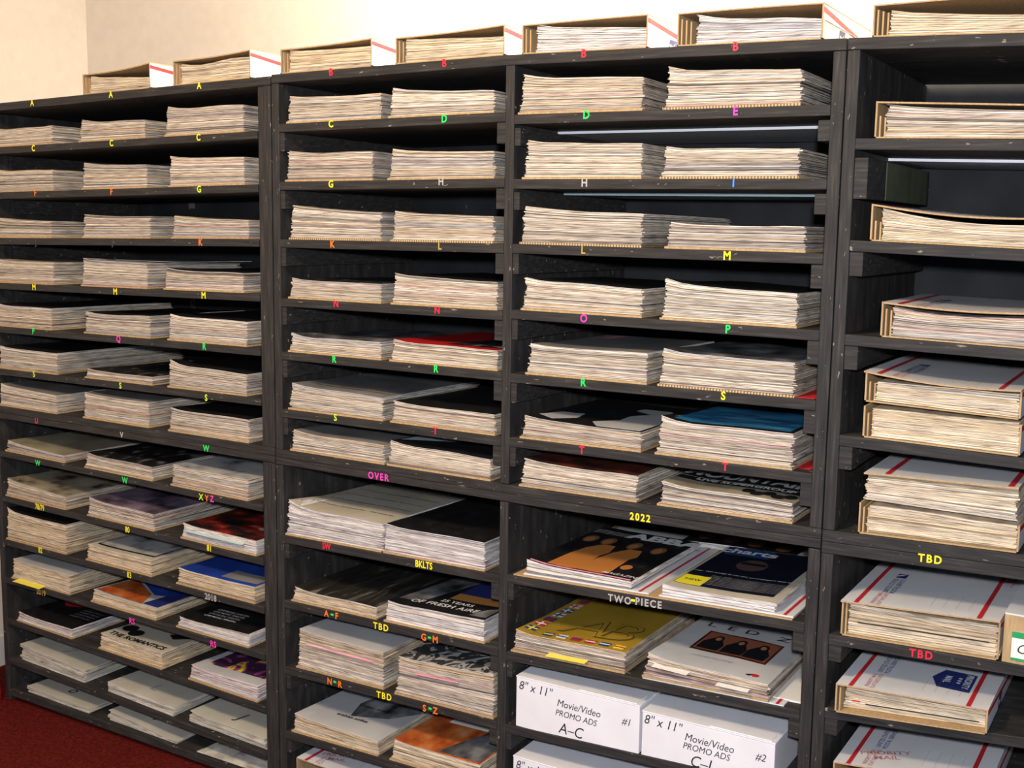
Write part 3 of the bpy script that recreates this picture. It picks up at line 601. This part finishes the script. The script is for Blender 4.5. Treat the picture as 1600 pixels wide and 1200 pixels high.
r, c, SF, S = stk('L', 10, 623, 771, 1029, 1054, 'tall stack with grey shard patterned cover above the S-Z sticker', cover='fragment', pal='n', depth=.33, y0=.004)
slip('pink_slip', S, 'pink_note', r, .2, .65, .70, out=.004, rise=-.004)
r, c, SF, S = stk('L', 11, 461, 590, 1118, 1160, 'stack with black and white pencil drawing cover at the bottom', cover='pale', pal='y', depth=.34)
SF.poly('print_sketch', [(.45, .2), (.8, .3), (.98, .5), (.9, .62), (.6, .5), (.4, .6), (.35, .4)], M['cov_greyblack'], c); SF.poly('print_sketch', [(.0, .6), (.35, .75), (.6, .98), (.2, .98)], M['cov_grey'], c)
for i in range(3): SF.text('print_text', 'arabian nights', .5+i*.05, .18+i*.2, .016, M['black_ink'], c, bold=.02)
r, c, SF, S = stk('L', 11, 615, 749, 1158, 1196, 'stack with orange red cover and white label at the bottom', cover='orange', pal='y', depth=.34)
SF.rect('print_label', .22, .42, .68, .72, M['white_slip'], c); SF.text('print_text', 'in concert tonight', .45, .6, .010, M['black_ink'], c, lift=.002); SF.poly('print_shade', [(.5, .02), (.98, .02), (.98, .75), (.8, .6)], M['cov_greyblack'], c)
# mailing sheet beneath (white mailer with red stripe lying on card)
def mailer_under(r, S, zlow):
    pass
def under(code, k, x0, x1, y0, y1, mat, name, label, dz, t, rz=0, stripe=None, cat='cardboard'):
    xc, yc = (x0+x1)/2, (y0+y1)/2; z0 = zs(code, k, xc)+dz; sl = (zs(code, k, x1)-zs(code, k, x0))/(x1-x0)
    V = []; ca_, sa_ = math.cos(rz), math.sin(rz)
    for z in (0, t):
        for x, y in ((x0, y0), (x1, y0), (x1, y1), (x0, y1)):
            X = xc+(x-xc)*ca_-(y-yc)*sa_; V.append((X, yc+(x-xc)*sa_+(y-yc)*ca_, z0+(X-xc)*sl+z))
    root = thing(name, (xc, yc, z0), label, cat)
    m = mesh('sheet', V, [(0, 3, 2, 1), (4, 5, 6, 7), (0, 1, 5, 4), (1, 2, 6, 5), (2, 3, 7, 6), (3, 0, 4, 7)], M[mat], root)
    if stripe:
        V = []
        for x, y in ((stripe[0], y0), (stripe[1], y0), (stripe[1], y1), (stripe[0], y1)):
            X = xc+(x-xc)*ca_-(y-yc)*sa_; V.append((X, yc+(x-xc)*sa_+(y-yc)*ca_, z0+(X-xc)*sl+t+.0004))
        mesh('red_stripe', V, [(0, 1, 2, 3)], M['red_ink'], m)
    return root
under('R', 8, RIN0+.014, RIN1-.022, .001, .46, 'kraft', 'cardboard_sheet', 'brown cardboard sheet lining the shelf above the TWO-PIECE stickers', .0004, .0022)
a_, b_, c_, d_ = front(823, 890).x, front(986, 925).x, front(1036, 935).x, front(1212, 960).x
under('R', 8, a_-.012, b_+.032, .008, .44, 'box_white', 'flat_mailer', 'flat white mailer with red stripe under the orange suits magazines', .0030, .0024, 0, (b_+.010, b_+.016), 'mailer')
under('R', 8, c_-.012, RIN1-.022, .008, .44, 'box_white', 'flat_mailer', 'flat white mailer with red stripe under the charts magazines', .0030, .0024, 0, (d_+.010, d_+.016), 'mailer')
r, c, SF, S = paper_stack(.235, .49, zs('R', 8, .235)+.0062, zs('R', 8, .49)+.0062, zs('R', 8, .235)+.016, zs('R', 8, .49)+.016, 'dark magazine with heads lying behind, between the orange suits and charts magazines', seed=77, depth=.105, y0=.36, cover='black', base=None, pal='w', taper=0, curl=0, group=None, name='magazine', cat='magazine')
for u, v in ((.15, .5), (.38, .45), (.6, .4), (.85, .35)): SF.ell('print_face', u, v, .07, .25, flat('face_print', (.35, .16, .07)), c, lift=.001)
SF.text('print_title', 'ABBA', .75, .8, .030, M['white_ink'], c, bold=.05, lift=.0016)
stk_dz = {('R', 8): .0062}
r, c, SF, S = stk('R', 8, 823, 986, 878, 910, 'glossy magazines topped by four figures in orange suits on black', cover='black', pal='w', depth=.34, y0=.012, thick=.004, jag=.7, base=None, taper=0)
og = flat('orange_print', (.52, .20, .045)); skin = flat('figure_print', (.40, .18, .07))
for i, (u, tp_) in enumerate(((.34, .60), (.62, .58))):
    SF.poly('print_figure', [(u-.17, .04), (u+.02, .03), (u+.04, .22), (u+.10, .04), (u+.13, .05), (u+.10, .36), (u+.13, .44), (u+.08, tp_), (u-.04, tp_), (u-.12, tp_-.12), (u-.16, .3)], og, c, lift=.001+i*.0006)
for u, v in ((.12, .66), (.30, .67), (.57, .66), (.82, .64)):
    SF.ell('print_hair', u, v, .065, .085, flat('hair_print', (.20, .10, .04)), c, lift=.0018); SF.ell('print_face', u, v-.015, .042, .058, skin, c, lift=.0024)
SF.ell('print_hand', .80, .22, .05, .05, og, c)
SF.rect('print_strip', .02, .01, .98, .03, M['pink_note'], c); SF.text('print_title', 'ABBA', .73, .87, .060, M['white_ink'], c, bold=.05, lift=.003, sx=1.1)
SF.text('print_text', 'MAGAZINE', .86, .06, .016, M['white_ink'], c, shear=.3, lift=.002)
for i in range(3): SF.text('print_text', 'the full story of every single', .22, .90-i*.03, .008, M['white_ink'], c)
r2, c2, SF, S = stk('R', 8, 1036, 1212, 917, 944, 'magazines topped by a dark cover titled charts with yellow square', cover='cream', pal='w', depth=.34, y0=.012, thick=.004, jag=.7, base=None, taper=0)
c = c2
SF.rect('print_field', .03, .09, .93, .99, flat('dark_blue_print', (.008, .010, .022), .35), c)
SF.rect('print_banner', .06, .80, .50, .97, M['blue_ink'], c, .0012); SF.text('print_title', 'charts', .28, .885, .048, M['white_ink'], c, bold=.03, lift=.002)
SF.ell('print_face', .45, .62, .14, .12, flat('brown_face_print', (.10, .06, .05)), c); SF.rect('print_glasses', .33, .62, .57, .67, M['black_ink'], c, .0018)
SF.rect('print_square', .04, .09, .28, .27, flat('yellow_print', (.80, .72, .03)), c, .0014); SF.text('print_text', 'NEW', .16, .18, .014, M['black_ink'], c, lift=.002)
SF.text('print_text', 'Over 100 songs from the soul singers and more', .52, .38, .011, M['white_ink'], c)
for j in range(2):
    for i in range(7): SF.text('print_text', 'words of the review in print', .47+j*.27, .31-i*.028, .008, M['grey_ink'], c)
r, c, SF, S = stk('R', 9, 806, 976, 989, 1021, 'stack with gold cover edged with small national flags', cover='gold', pal='n', depth=.35, y0=.008, curl=.006)
g2 = flat('dark_gold_print', (.13, .08, .01)); g3 = flat('light_gold_print', (.62, .44, .10))
for t, u in (('A', .48), ('B', .74)):
    SF.text('print_letter', t, u-.008, .262, .150, g3, c, bold=.0, shear=.2, lift=.001); SF.text('print_letter', t, u, .26, .150, g2, c, bold=.0, shear=.2, lift=.0016); SF.text('print_letter', t, u, .26, .150, M['cov_gold'], c, bold=-.022, shear=.2, lift=.0024)
fl = [('blue_ink', 'yellow_note'), ('red_ink', 'white_ink'), ('blue_ink', 'red_ink'), ('white_ink', 'blue_ink'), ('blue_ink', 'white_ink'), ('white_ink', 'red_ink'), ('red_ink', 'blue_ink'), ('yellow_note', 'red_ink')]
for i in range(8):
    u, v = .03+i*.005, .06+i*.10
    SF.rect('flag_print', u, v, u+.10, v+.07, M[fl[i][0]], c, .001, 2); SF.rect('flag_print', u+.035, v, u+.055, v+.07, M[fl[i][1]], c, .0014, 2); SF.rect('flag_print', u, v+.027, u+.10, v+.043, M[fl[i][1]], c, .0014, 2)
for i in range(6):
    u = .22+i*.13; SF.rect('flag_print', u, .03, u+.09, .085, M[fl[(i*3) % 8][0]], c, .001, 2); SF.rect('flag_print', u, .05, u+.09, .065, M[fl[(i*3) % 8][1]], c, .0014, 2)
    SF.rect('flag_print', u, .93, u+.09, .985, M[fl[(i*5+2) % 8][1]], c, .001, 2)
for i in range(3): SF.text('print_text', 'the greatest hits on compact disc and cassette', .55, .85-i*.04, .009, g2, c)
slip('sticky_note', S, 'yellow_note', r, .32, .68, .30, out=.016, rise=-.005)
under('R', 9, front(1012, 1060).x-.012, RIN1-.03, .003, .42, 'box_white', 'flat_mailer', 'flat white mailer under the stack with brown group photo', .0004, .0022, 0, (front(1200, 1100).x+.012, front(1200, 1100).x+.018), 'mailer')
stk_dz[('R', 9)] = .0027
r, c, SF, S = stk('R', 9, 1012, 1200, 1026, 1071, 'stack with pale cover, brown group photo and widely spaced black letters', cover='pale', pal='n', depth=.36, y0=.004, curl=.006, jag=1.5)
SF.rect('print_picture', .20, .24, .85, .56, M['cov_darkred'], c); SF.rect('print_frame', .22, .26, .83, .54, flat('rust_print', (.28, .09, .05)), c, .001)
for i, u in enumerate((.33, .53, .72)):
    SF.poly('print_figure', [(u-.09, .27), (u+.09, .27), (u+.10, .36), (u+.05, .44), (u-.04, .45), (u-.09, .38)], M['black_ink'], c, .0016); SF.ell('print_hair', u+.01, .455, .042, .045, M['black_ink'], c, .0018); SF.ell('print_face', u+.01, .445, .024, .028, skin, c, .0022)
for i, t in enumerate('LEDZ'): SF.text('print_letter', t, (.16, .34, .52, .80)[i], .65, .034, M['black_ink'], c, sx=1.2)
SF.text('print_text', 'collected recordings', .45, .16, .010, M['grey_ink'], c); SF.ell('print_mark', .86, .07, .03, .02, M['red_ink'], c); SF.poly('print_mark', [(.78, .06), (.84, .09), (.82, .05)], M['black_ink'], c)
slip('paper_slip', S, 'white_slip', r, .06, .36, .72, out=.014, rise=-.003); slip('paper_slip', S, 'white_slip', r, .60, .86, .50, out=.014, rise=-.003)
# sheets of card lying on the 2022 and gold shelves
def card(name, code, k, x0, x1, y0, y1, mat, label, t=.0022, dz=0, sink=0):
    V = []
    for z in (.0004, t):
        for x, y in ((x0, y0), (x1, y0), (x1, y1), (x0, y1)): V.append((x, y, zs(code, k, x)+z+dz))
    o = mesh(name, V, [(0, 3, 2, 1), (4, 5, 6, 7), (0, 1, 5, 4), (1, 2, 6, 5), (2, 3, 7, 6), (3, 0, 4, 7)], M[mat], None, org=Vector(((x0+x1)/2, (y0+y1)/2, zs(code, k, x0))))
    tag(o, label, 'cardboard'); return o
# loose corners
o = card('paper_sheet', 'R', 9, .50, .612, .03, .40, 'white_slip', 'crumpled white sheet sticking out right of the stack with brown group photo', t=.004); o['category'] = 'paper'
# second ABBA poster lying behind, kraft card behind
zc = zs('R', 8, .3)
V = []
def back_sheet(x0, x1, y0, y1, z, mat, label, lift=.0):
    V, Q = box_geo(x0, x1, y0, y1, z, z+.001); o = mesh('paper_sheet', V, Q, M[mat], None, org=Vector(((x0+x1)/2, (y0+y1)/2, z))); tag(o, label, 'paper'); return o
# ------------------------------------------------------------------ white archive cartons
def carton(x0, x1, z0, h, depth, y0, label, lines):
    root = thing('archive_box', ((x0+x1)/2, y0+depth/2, z0), label, 'box', 'white archive boxes')
    b = box('body', x0, x1, y0, y0+depth, z0+.0005, z0+h-.003, M['carton'], root, bev=.0015)
    l = box('lid', x0-.0008, x1+.0008, y0-.0008, y0+depth+.0008, z0+h-.003, z0+h, M['carton'], root, bev=.001)
    box('lid_tab', x0+(x1-x0)*.52, x0+(x1-x0)*.97, y0+.004, y0+.05, z0+h, z0+h+.0012, M['carton'], root)
    for t, u, v, s in lines:
        face_text('handwriting', t, (x0+(x1-x0)*u, y0-.0008, z0+h*v), s, M['black_ink'], b, bold=-.004, shear=.25, sx=.9, slope=-.02)
    return root
LN = lambda n, rng: [('8" x 11"', .16, .82, .026), ('Movie/Video', .52, .66, .021), ('PROMO ADS', .50, .47, .018), (n, .90, .64, .020), (rng, .46, .19, .032)]
a = front(807, 1055, .004); b = front(1000, 1100, .004)
carton(a.x, b.x, zs('R', 10, a.x), front(807, 1055, .004).z-zs('R', 10, a.x), .36, .004, 'white archive box with handwritten A-C on its front', LN('#1', 'A\u2013C'))
a = front(1004, 1105, .004); b = front(1214, 1147, .004)
carton(a.x, b.x-.002, zs('R', 10, a.x)-.004, a.z-zs('R', 10, a.x)-.002, .36, .004, 'white archive box with handwritten C-I on its front', LN('#2', 'C\u2013I'))
a = front(802, 1180, .004)
carton(a.x, a.x+.275, zs('R', 11, a.x), a.z-zs('R', 11, a.x), .36, .004, 'white archive box cut off by the bottom edge of the frame', LN('#3', 'J-M'))
# ------------------------------------------------------------------ mailing boxes
def mailbox(x0, x1, zb0, zb1, zl, zr, label, depth=.30, y0=.004, prof=2.0, sag=0, flaps=2, prints=True, rise=0, right=True, logo=True, big=False, lip=0, top=True, topfront=0, closedR=False):
    """open-fronted mailing box: kraft inside, white outside; zl, zr = top heights at left and right of the front"""
    W = x1-x0; root = thing('mailing_box', ((x0+x1)/2, y0+depth/2, min(zb0, zb1)), label, 'box', 'white mailing boxes with red stripes')
    t = .0028; mats = [M['box_white'], M['kraft']]
    def panel(name, P, Q4, flip=False, m=(0, 1, 1)):
        V = P+Q4; o = mesh(name, V, [(0, 1, 2, 3), (7, 6, 5, 4), (0, 4, 5, 1), (1, 5, 6, 2), (2, 6, 7, 3), (3, 7, 4, 0)], mats, root, mi=[m[0], m[1], 1, 1, 1, 1]); return o
    zb = lambda x: zb0+(zb1-zb0)*(x-x0)/W
    e = .0006
    panel('bottom_panel', [(x0, y0, zb0+e), (x0, y0+depth, zb0+e), (x1, y0+depth, zb1+e), (x1, y0, zb1+e)], [(x0, y0, zb0+t), (x0, y0+depth, zb0+t), (x1, y0+depth, zb1+t), (x1, y0, zb1+t)])
    panel('left_panel', [(x0, y0, zb0+e), (x0, y0, zl), (x0, y0+depth, zl), (x0, y0+depth, zb0+e)], [(x0+t, y0, zb0+e), (x0+t, y0, zl), (x0+t, y0+depth, zl), (x0+t, y0+depth, zb0+e)])
    rp = panel('right_panel', [(x1, y0+depth, zb1+e), (x1, y0+depth, zr), (x1, y0, zr), (x1, y0, zb1+e)], [(x1-t, y0+depth, zb1+e), (x1-t, y0+depth, zr), (x1-t, y0, zr), (x1-t, y0, zb1+e)])
    panel('back_panel', [(x1, y0+depth, zb1), (x0, y0+depth, zb0), (x0, y0+depth, zl), (x1, y0+depth, zr)], [(x1, y0+depth-t, zb1), (x0, y0+depth-t, zb0), (x0, y0+depth-t, zl), (x1, y0+depth-t, zr)])
    for i in range(flaps):
        xf = x0+.006+i*.007
        box('inner_flap', xf, xf+.0026, y0+.003+i*.004, y0+depth*.6, zb(xf)+t, min(zl, zr)-.004-i*.002, M['kraft'], root)
    # right-hand print: red stripe and emblem
    hh = zr-zb1
    for nm, (ya, yb), (za, zb_), mt in (('red_stripe', (0, depth*.9), (.50, .50), 'red_ink'),):
        z1_, z2_ = zb1+hh*.80, zb1+hh*.34
        V = [(x1+.0006, y0, z1_), (x1+.0006, y0+depth*.98, z2_), (x1+.0006, y0+depth*.98, z2_+.008), (x1+.0006, y0, z1_+.008)]
        mesh('red_stripe', V, [(0, 1, 2, 3)], M['red_ink'], rp)
    emb = [(0, 0), (.020, .0), (.024, .022), (.004, .022)]
    mesh('emblem', [(x1+.0006, y0+depth*.30+p[0]*1.6, zb1+hh*.12+p[1]) for p in emb], [(0, 1, 2, 3)], M['navy_ink'], rp)
    mesh('emblem', [(x1+.0009, y0+depth*.30+p[0]*1.6, zb1+hh*.12+p[1]) for p in ((.003, .014), (.014, .010), (.005, .004), (.020, .018))], [(0, 2, 3, 1)], M['white_ink'], rp)
    V, Fc = text_geo('UNITED STATES\nPOSTAL SERVICE', .0, 0)
    mesh('print_text', [(x1+.0006, y0+depth*.52+v[0]*.011, zb1+hh*.20+v[1]*.011) for v in V], Fc, M['grey_ink'], rp)
    if top:
        nx, ny = 12, 6
        def TS(u, v, l):
            f = max(0, min(1, u)); z = zl+(zr-zl)*f**prof - sag*math.sin(math.pi*f)*(1-.7*v) + lip*(1-v)**4*0 + l
            return (x0+W*u, y0-topfront*(1-v)+depth*v, z+rise)
        SFt = Surf(TS, W, depth)
        tp = sheet('top_panel', SFt, None, root, t=.0026, nx=nx, ny=ny, mats=[M['box_white'], M['kraft'], M['kraft']])
        if prints:
            L = .0034
            SFt.rect('red_stripe', .085, 0.0, .115, 1, M['red_ink'], tp, L, 8); SFt.rect('red_stripe', .86, 0.0, .89, 1, M['red_ink'], tp, L, 8)
            SFt.text('print_text', 'PRIORITY', .93, .72, .020, M['dkred_ink'], tp, rot=-90, bold=.02, lift=L); SFt.text('print_text', 'MAIL', .90+.0, .90, .020, M['dkred_ink'], tp, rot=-90, bold=.02, lift=L)
            SFt.rect('emblem', .20, .52, .27, .60, M['navy_ink'], tp, L, 3); SFt.poly('emblem', [(.205, .54), (.265, .58), (.235, .56), (.265, .595), (.205, .56)], M['white_ink'], tp, L+.0006)
            SFt.text('print_text', 'UNITED STATES\nPOSTAL SERVICE', .24, .36, .012, M['navy_ink'], tp, rot=90, lift=L)
            SFt.text('print_text', 'PRIORITY MAIL\nFLAT RATE BOX', .22, .12, .010, M['dkred_ink'], tp, rot=90, lift=L)
            if flaps == 0: SFt.text('print_text', 'PRIORITY\nMAIL', .30, .16, .020, M['dkred_ink'], tp, rot=20, bold=.02, lift=L)
            for i in range(4): SFt.rect('print_rule', .55+i*.08, .10, .552+i*.08, .30, M['grey_ink'], tp, L, 2)
            for q in range(3): SFt.text('print_text', 'FROM', .60+.08*q, .88, .010, M['grey_ink'], tp, rot=90, lift=L)
            if big:
                SFt.poly('emblem', [(.56, .30), (.62, .18), (.84, .16), (.84, .40), (.62, .42)], M['navy_ink'], tp, L); SFt.text('print_text', 'PRIORITY\n* * *\nMAIL', .73, .29, .016, M['white_ink'], tp, rot=-90, lift=L+.0008, bold=.02)
    return root
def mb(code, k, xl, xr, yl, yr, label, y0=.004, **kw):
    a = front(xl, yl, y0); b = front(xr, yr, y0)
    return mailbox(a.x, b.x, zs(code, k, a.x), zs(code, k, b.x), a.z, b.z, label, y0=y0, **kw), a, b
def contents(code, k, a, b, gl, gr, label, x0=.022, x1=.004, pal='y', z0=None, **kw):
    SEED[0] += 1
    xa, xb = a.x+x0, b.x-x1; za = zs(code, k, xa) if z0 is None else z0[0]; zb = zs(code, k, xb) if z0 is None else z0[1]
    RES.append(paper_stack(xa, xb, za+.003, zb+.003, a.z-gl, b.z-gr, label, seed=SEED[0], base=None, pal=pal, depth=.27, y0=.010, taper=.002,
                       group='papers filed in mailing boxes', jag=.8, **kw)); return RES[-1]
RES = []
G = dict(prints=False, prof=2.2)
_, a, b = mb('A', 0, 129, 234, 118, 99, 'white topped mailing box at the left end of the cabinet tops', depth=.30, **G); contents('A', 0, a, b, .006, .03, 'papers inside the leftmost box on the cabinet tops', wave=.004)
_, a, b = mb('A', 0, 270, 391, 97, 79, 'second mailing box from the left on the cabinet tops', depth=.30, **G); contents('A', 0, a, b, .010, .012, 'papers inside the second box from the left on the cabinet tops', wave=.004)
_, a, b = mb('B', 0, 438, 581, 79, 61, 'third mailing box from the left on the cabinet tops, above a red B', depth=.30, **G); contents('B', 0, a, b, .004, .012, 'papers inside the third box on the cabinet tops')
_, a, b = mb('B', 0, 618, 789, 61, 40, 'mailing box on the cabinet tops with ragged yellowed papers, fourth from left', depth=.30, **G); contents('B', 0, a, b, .004, .018, 'ragged yellowed papers inside the fourth box on the cabinet tops')
_, a, b = mb('B', 0, 816, 1013, 41, 24, 'mailing box on the cabinet tops with blue eagle emblem on its side, fifth from left', depth=.30, flaps=2, **G); contents('B', 0, a, b, .003, .020, 'grey edged papers inside the fifth box on the cabinet tops', pal='w', x0=.03)
_, a, b = mb('B', 0, 1059, 1288, 23, 6, 'mailing box at the right end of the middle cabinet top, sixth from left', depth=.30, flaps=3, **G); contents('B', 0, a, b, .006, .022, 'grey edged papers inside the sixth box on the cabinet tops', pal='w', x0=.036)
_, a, b = mb('C', 0, 1365, 1640, 10, -12, 'mailing box on top of the right cabinet', depth=.30, flaps=3, **G); contents('C', 0, a, b, .012, .030, 'papers inside the box on top of the right cabinet', x0=.028)
# right cabinet
_, a, b = mb('C', 1, 1369, 1660, 161, 166, 'brown edged open box on the top shelf of the right cabinet', depth=.31, prof=1, flaps=2, prints=True); contents('C', 1, a, b, .006, .006, 'papers in the box on the top shelf of the right cabinet', x0=.018, pal='n')
_, a, b = mb('C', 2, 1362, 1655, 321, 343, 'open white box on the second shelf of the right cabinet', depth=.31, prof=1, flaps=2, sag=.008, prints=True); contents('C', 2, a, b, .009, .010, 'papers in the box on the second shelf of the right cabinet', x0=.018, sag=.006)
_, a, b = mb('C', 3, 1378, 1665, 474, 492, 'open white box with red stripe on the third shelf of the right cabinet', depth=.33, prof=1, flaps=2, sag=.006, prints=True); contents('C', 3, a, b, .009, .008, 'papers in the box on the third shelf of the right cabinet', x0=.018, pal='n', sag=.004)
_, a, b = mb('C', 4, 1350, 1597, 634, 664, 'lower of two stacked boxes on the fourth shelf of the right cabinet', depth=.33, prof=1, flaps=2, sag=.004, top=False); contents('C', 4, a, b, .004, -.002, 'papers in the lower of two boxes, fourth shelf of the right cabinet', x0=.014, curl=0)
a = front(1352, 581); b = front(1597, 612); zl0, zr0 = front(1352, 632).z+.004, front(1597, 662).z+.004
mailbox(a.x, b.x, zl0, zr0, a.z, b.z, 'upper of two stacked boxes on the fourth shelf of the right cabinet', depth=.33, prof=1, flaps=2, sag=.006, topfront=.012, logo=True)
contents('C', 4, a, b, .016, .006, 'papers in the upper of two boxes, fourth shelf of the right cabinet', x0=.018, z0=(zl0, zr0), curl=0)
_, a, b = mb('C', 5, 1343, 1594, 785, 822, 'lower box of papers on the bottom board of the upper right cabinet', depth=.33, prof=1, flaps=2, top=False); contents('C', 5, a, b, .004, .002, 'papers in the lower box on the bottom board of the right cabinet', x0=.014, curl=0)
a = front(1351, 738); b = front(1592, 762); zl0, zr0 = front(1343, 783).z+.003, front(1594, 820).z+.003
r, c, SF, S = paper_stack(a.x+.002, b.x-.002, zl0, zr0, a.z-.003, b.z-.003, 'thick pile of yellowed papers under a white flap, above the lower box', seed=888, base=None, pal='y', depth=.30, y0=.006, curl=0, taper=0, group='papers filed in mailing boxes')
tp = sheet('white_flap', Surf(lambda u, v, l: SF(u*1.02-.01, v*1.03-.03, l), b.x-a.x, .3), None, r, t=.0026, nx=10, ny=5, mats=[M['box_white'], M['kraft'], M['kraft']])
SF.rect('red_stripe', .13, -.02, .17, 1, M['red_ink'], tp, .0032, 8); SF.rect('red_stripe', .94, -.02, .98, 1, M['red_ink'], tp, .0032, 8)
SF.text('print_text', 'PRIORITY MAIL', .25, .7, .012, M['grey_ink'], tp, rot=90, lift=.0034)
_, a, b = mb('C', 6, 1316, 1564, 938, 971, 'white mailing box with two red stripes under the yellow TBD sticker', depth=.33, prof=1, flaps=1, topfront=.010); contents('C', 6, a, b, .008, .010, 'papers in the box under the yellow TBD sticker', x0=.012, pal='y')
_r6 = RES[-1]; Sx = _r6[3]
slip('dark_strip', Sx, 'black_ink', _r6[0], .06, .95, .52, out=.0035, rise=-.004)
_, a, b = mb('C', 7, 1306, 1544, 1070, 1112, 'white mailing box with blue arrow emblem under the red TBD sticker', depth=.36, y0=-.012, prof=1, flaps=1, topfront=.0, big=True); contents('C', 7, a, b, .008, .006, 'papers in the box under the red TBD sticker', x0=.012, pal='y')
slip('dark_strip', RES[-1][3], 'black_ink', RES[-1][0], .15, .95, .40, out=.0035, rise=-.004); slip('red_strip', RES[-1][3], 'red_slip', RES[-1][0], .05, .11, .45, out=.0035, rise=-.003)
_, a, b = mb('C', 8, 1302, 1545, 1192, 1232, 'lowest white mailing box, cut off by the bottom of the frame', depth=.36, prof=1, flaps=0)
# brown box with green and white label
a = front(1567, 958, .004); z0 = zs('C', 6, a.x)
r = thing('cardboard_box', (a.x+.11, .16, z0), 'brown cardboard box with green and white label at the right edge', 'box')
bb = box('body', a.x+.003, a.x+.22, .004, .30, z0+.0005, z0+(a.z-z0)*.98, M['kraft'], r, bev=.001)
mesh('lid', *box_geo(a.x+.003, a.x+.22, .006, .30, z0+(a.z-z0)*.98+.0003, z0+(a.z-z0)*.98+.003), M['box_white'], r)
p0 = front(1582, 986, .003); p1 = front(1582, 1031, .003)
lb = mesh('label_card', *box_geo(p0.x, p0.x+.09, .0028, .0036, p1.z, p0.z), M['white_slip'], r)
mesh('label_band', *box_geo(p0.x, p0.x+.09, .0022, .0027, p0.z-.010, p0.z), M['green_ink'], r); mesh('label_band', *box_geo(p0.x, p0.x+.09, .0022, .0027, p1.z, p1.z+.004), M['green_ink'], r)
face_text('handwriting', 'C 12', (p0.x+.028, .0022, (p0.z+p1.z)/2-.004), .022, M['black_ink'], r, bold=-.003, shear=.3)
# mailing box at the very bottom of the middle cabinet
zf = zs('L', 11, -.3)-T-.045
mailbox(-.555, -.285, zs('L', 11, -.3)-.15+.0035, zs('L', 11, -.3)-.15+.0002, zf-.004, zf-.010, 'white mailing box in the lowest visible compartment of the middle cabinet', depth=.33, prof=1, flaps=0)
# ------------------------------------------------------------------ red cloth at the far left
V = []; Q = []; n = 14; hgt = 12
for j in range(hgt+1):
    t = j/hgt
    for i in range(n):
        an = 2*math.pi*i/n; rr_ = (.012+.022*(1-t))*(1+.18*math.sin(an*4+t*2))
        V.append((-1.668+rr_*math.cos(an), -.03+rr_*math.sin(an), .001+t*.33))
for j in range(hgt):
    for i in range(n): Q.append((j*n+i, j*n+(i+1) % n, (j+1)*n+(i+1) % n, (j+1)*n+i))
Q.append(tuple(range(hgt*n, hgt*n+n))); Q.append(tuple(range(n))[::-1])
r = mesh('red_cloth', V, Q, flat('red_cloth', (.62, .01, .008), .5), None, smooth=True, org=Vector((-1.668, -.03, 0)))
tag(r, 'bright red folded cloth on the floor left of the shelves', 'cloth')
bpy.context.view_layer.update()
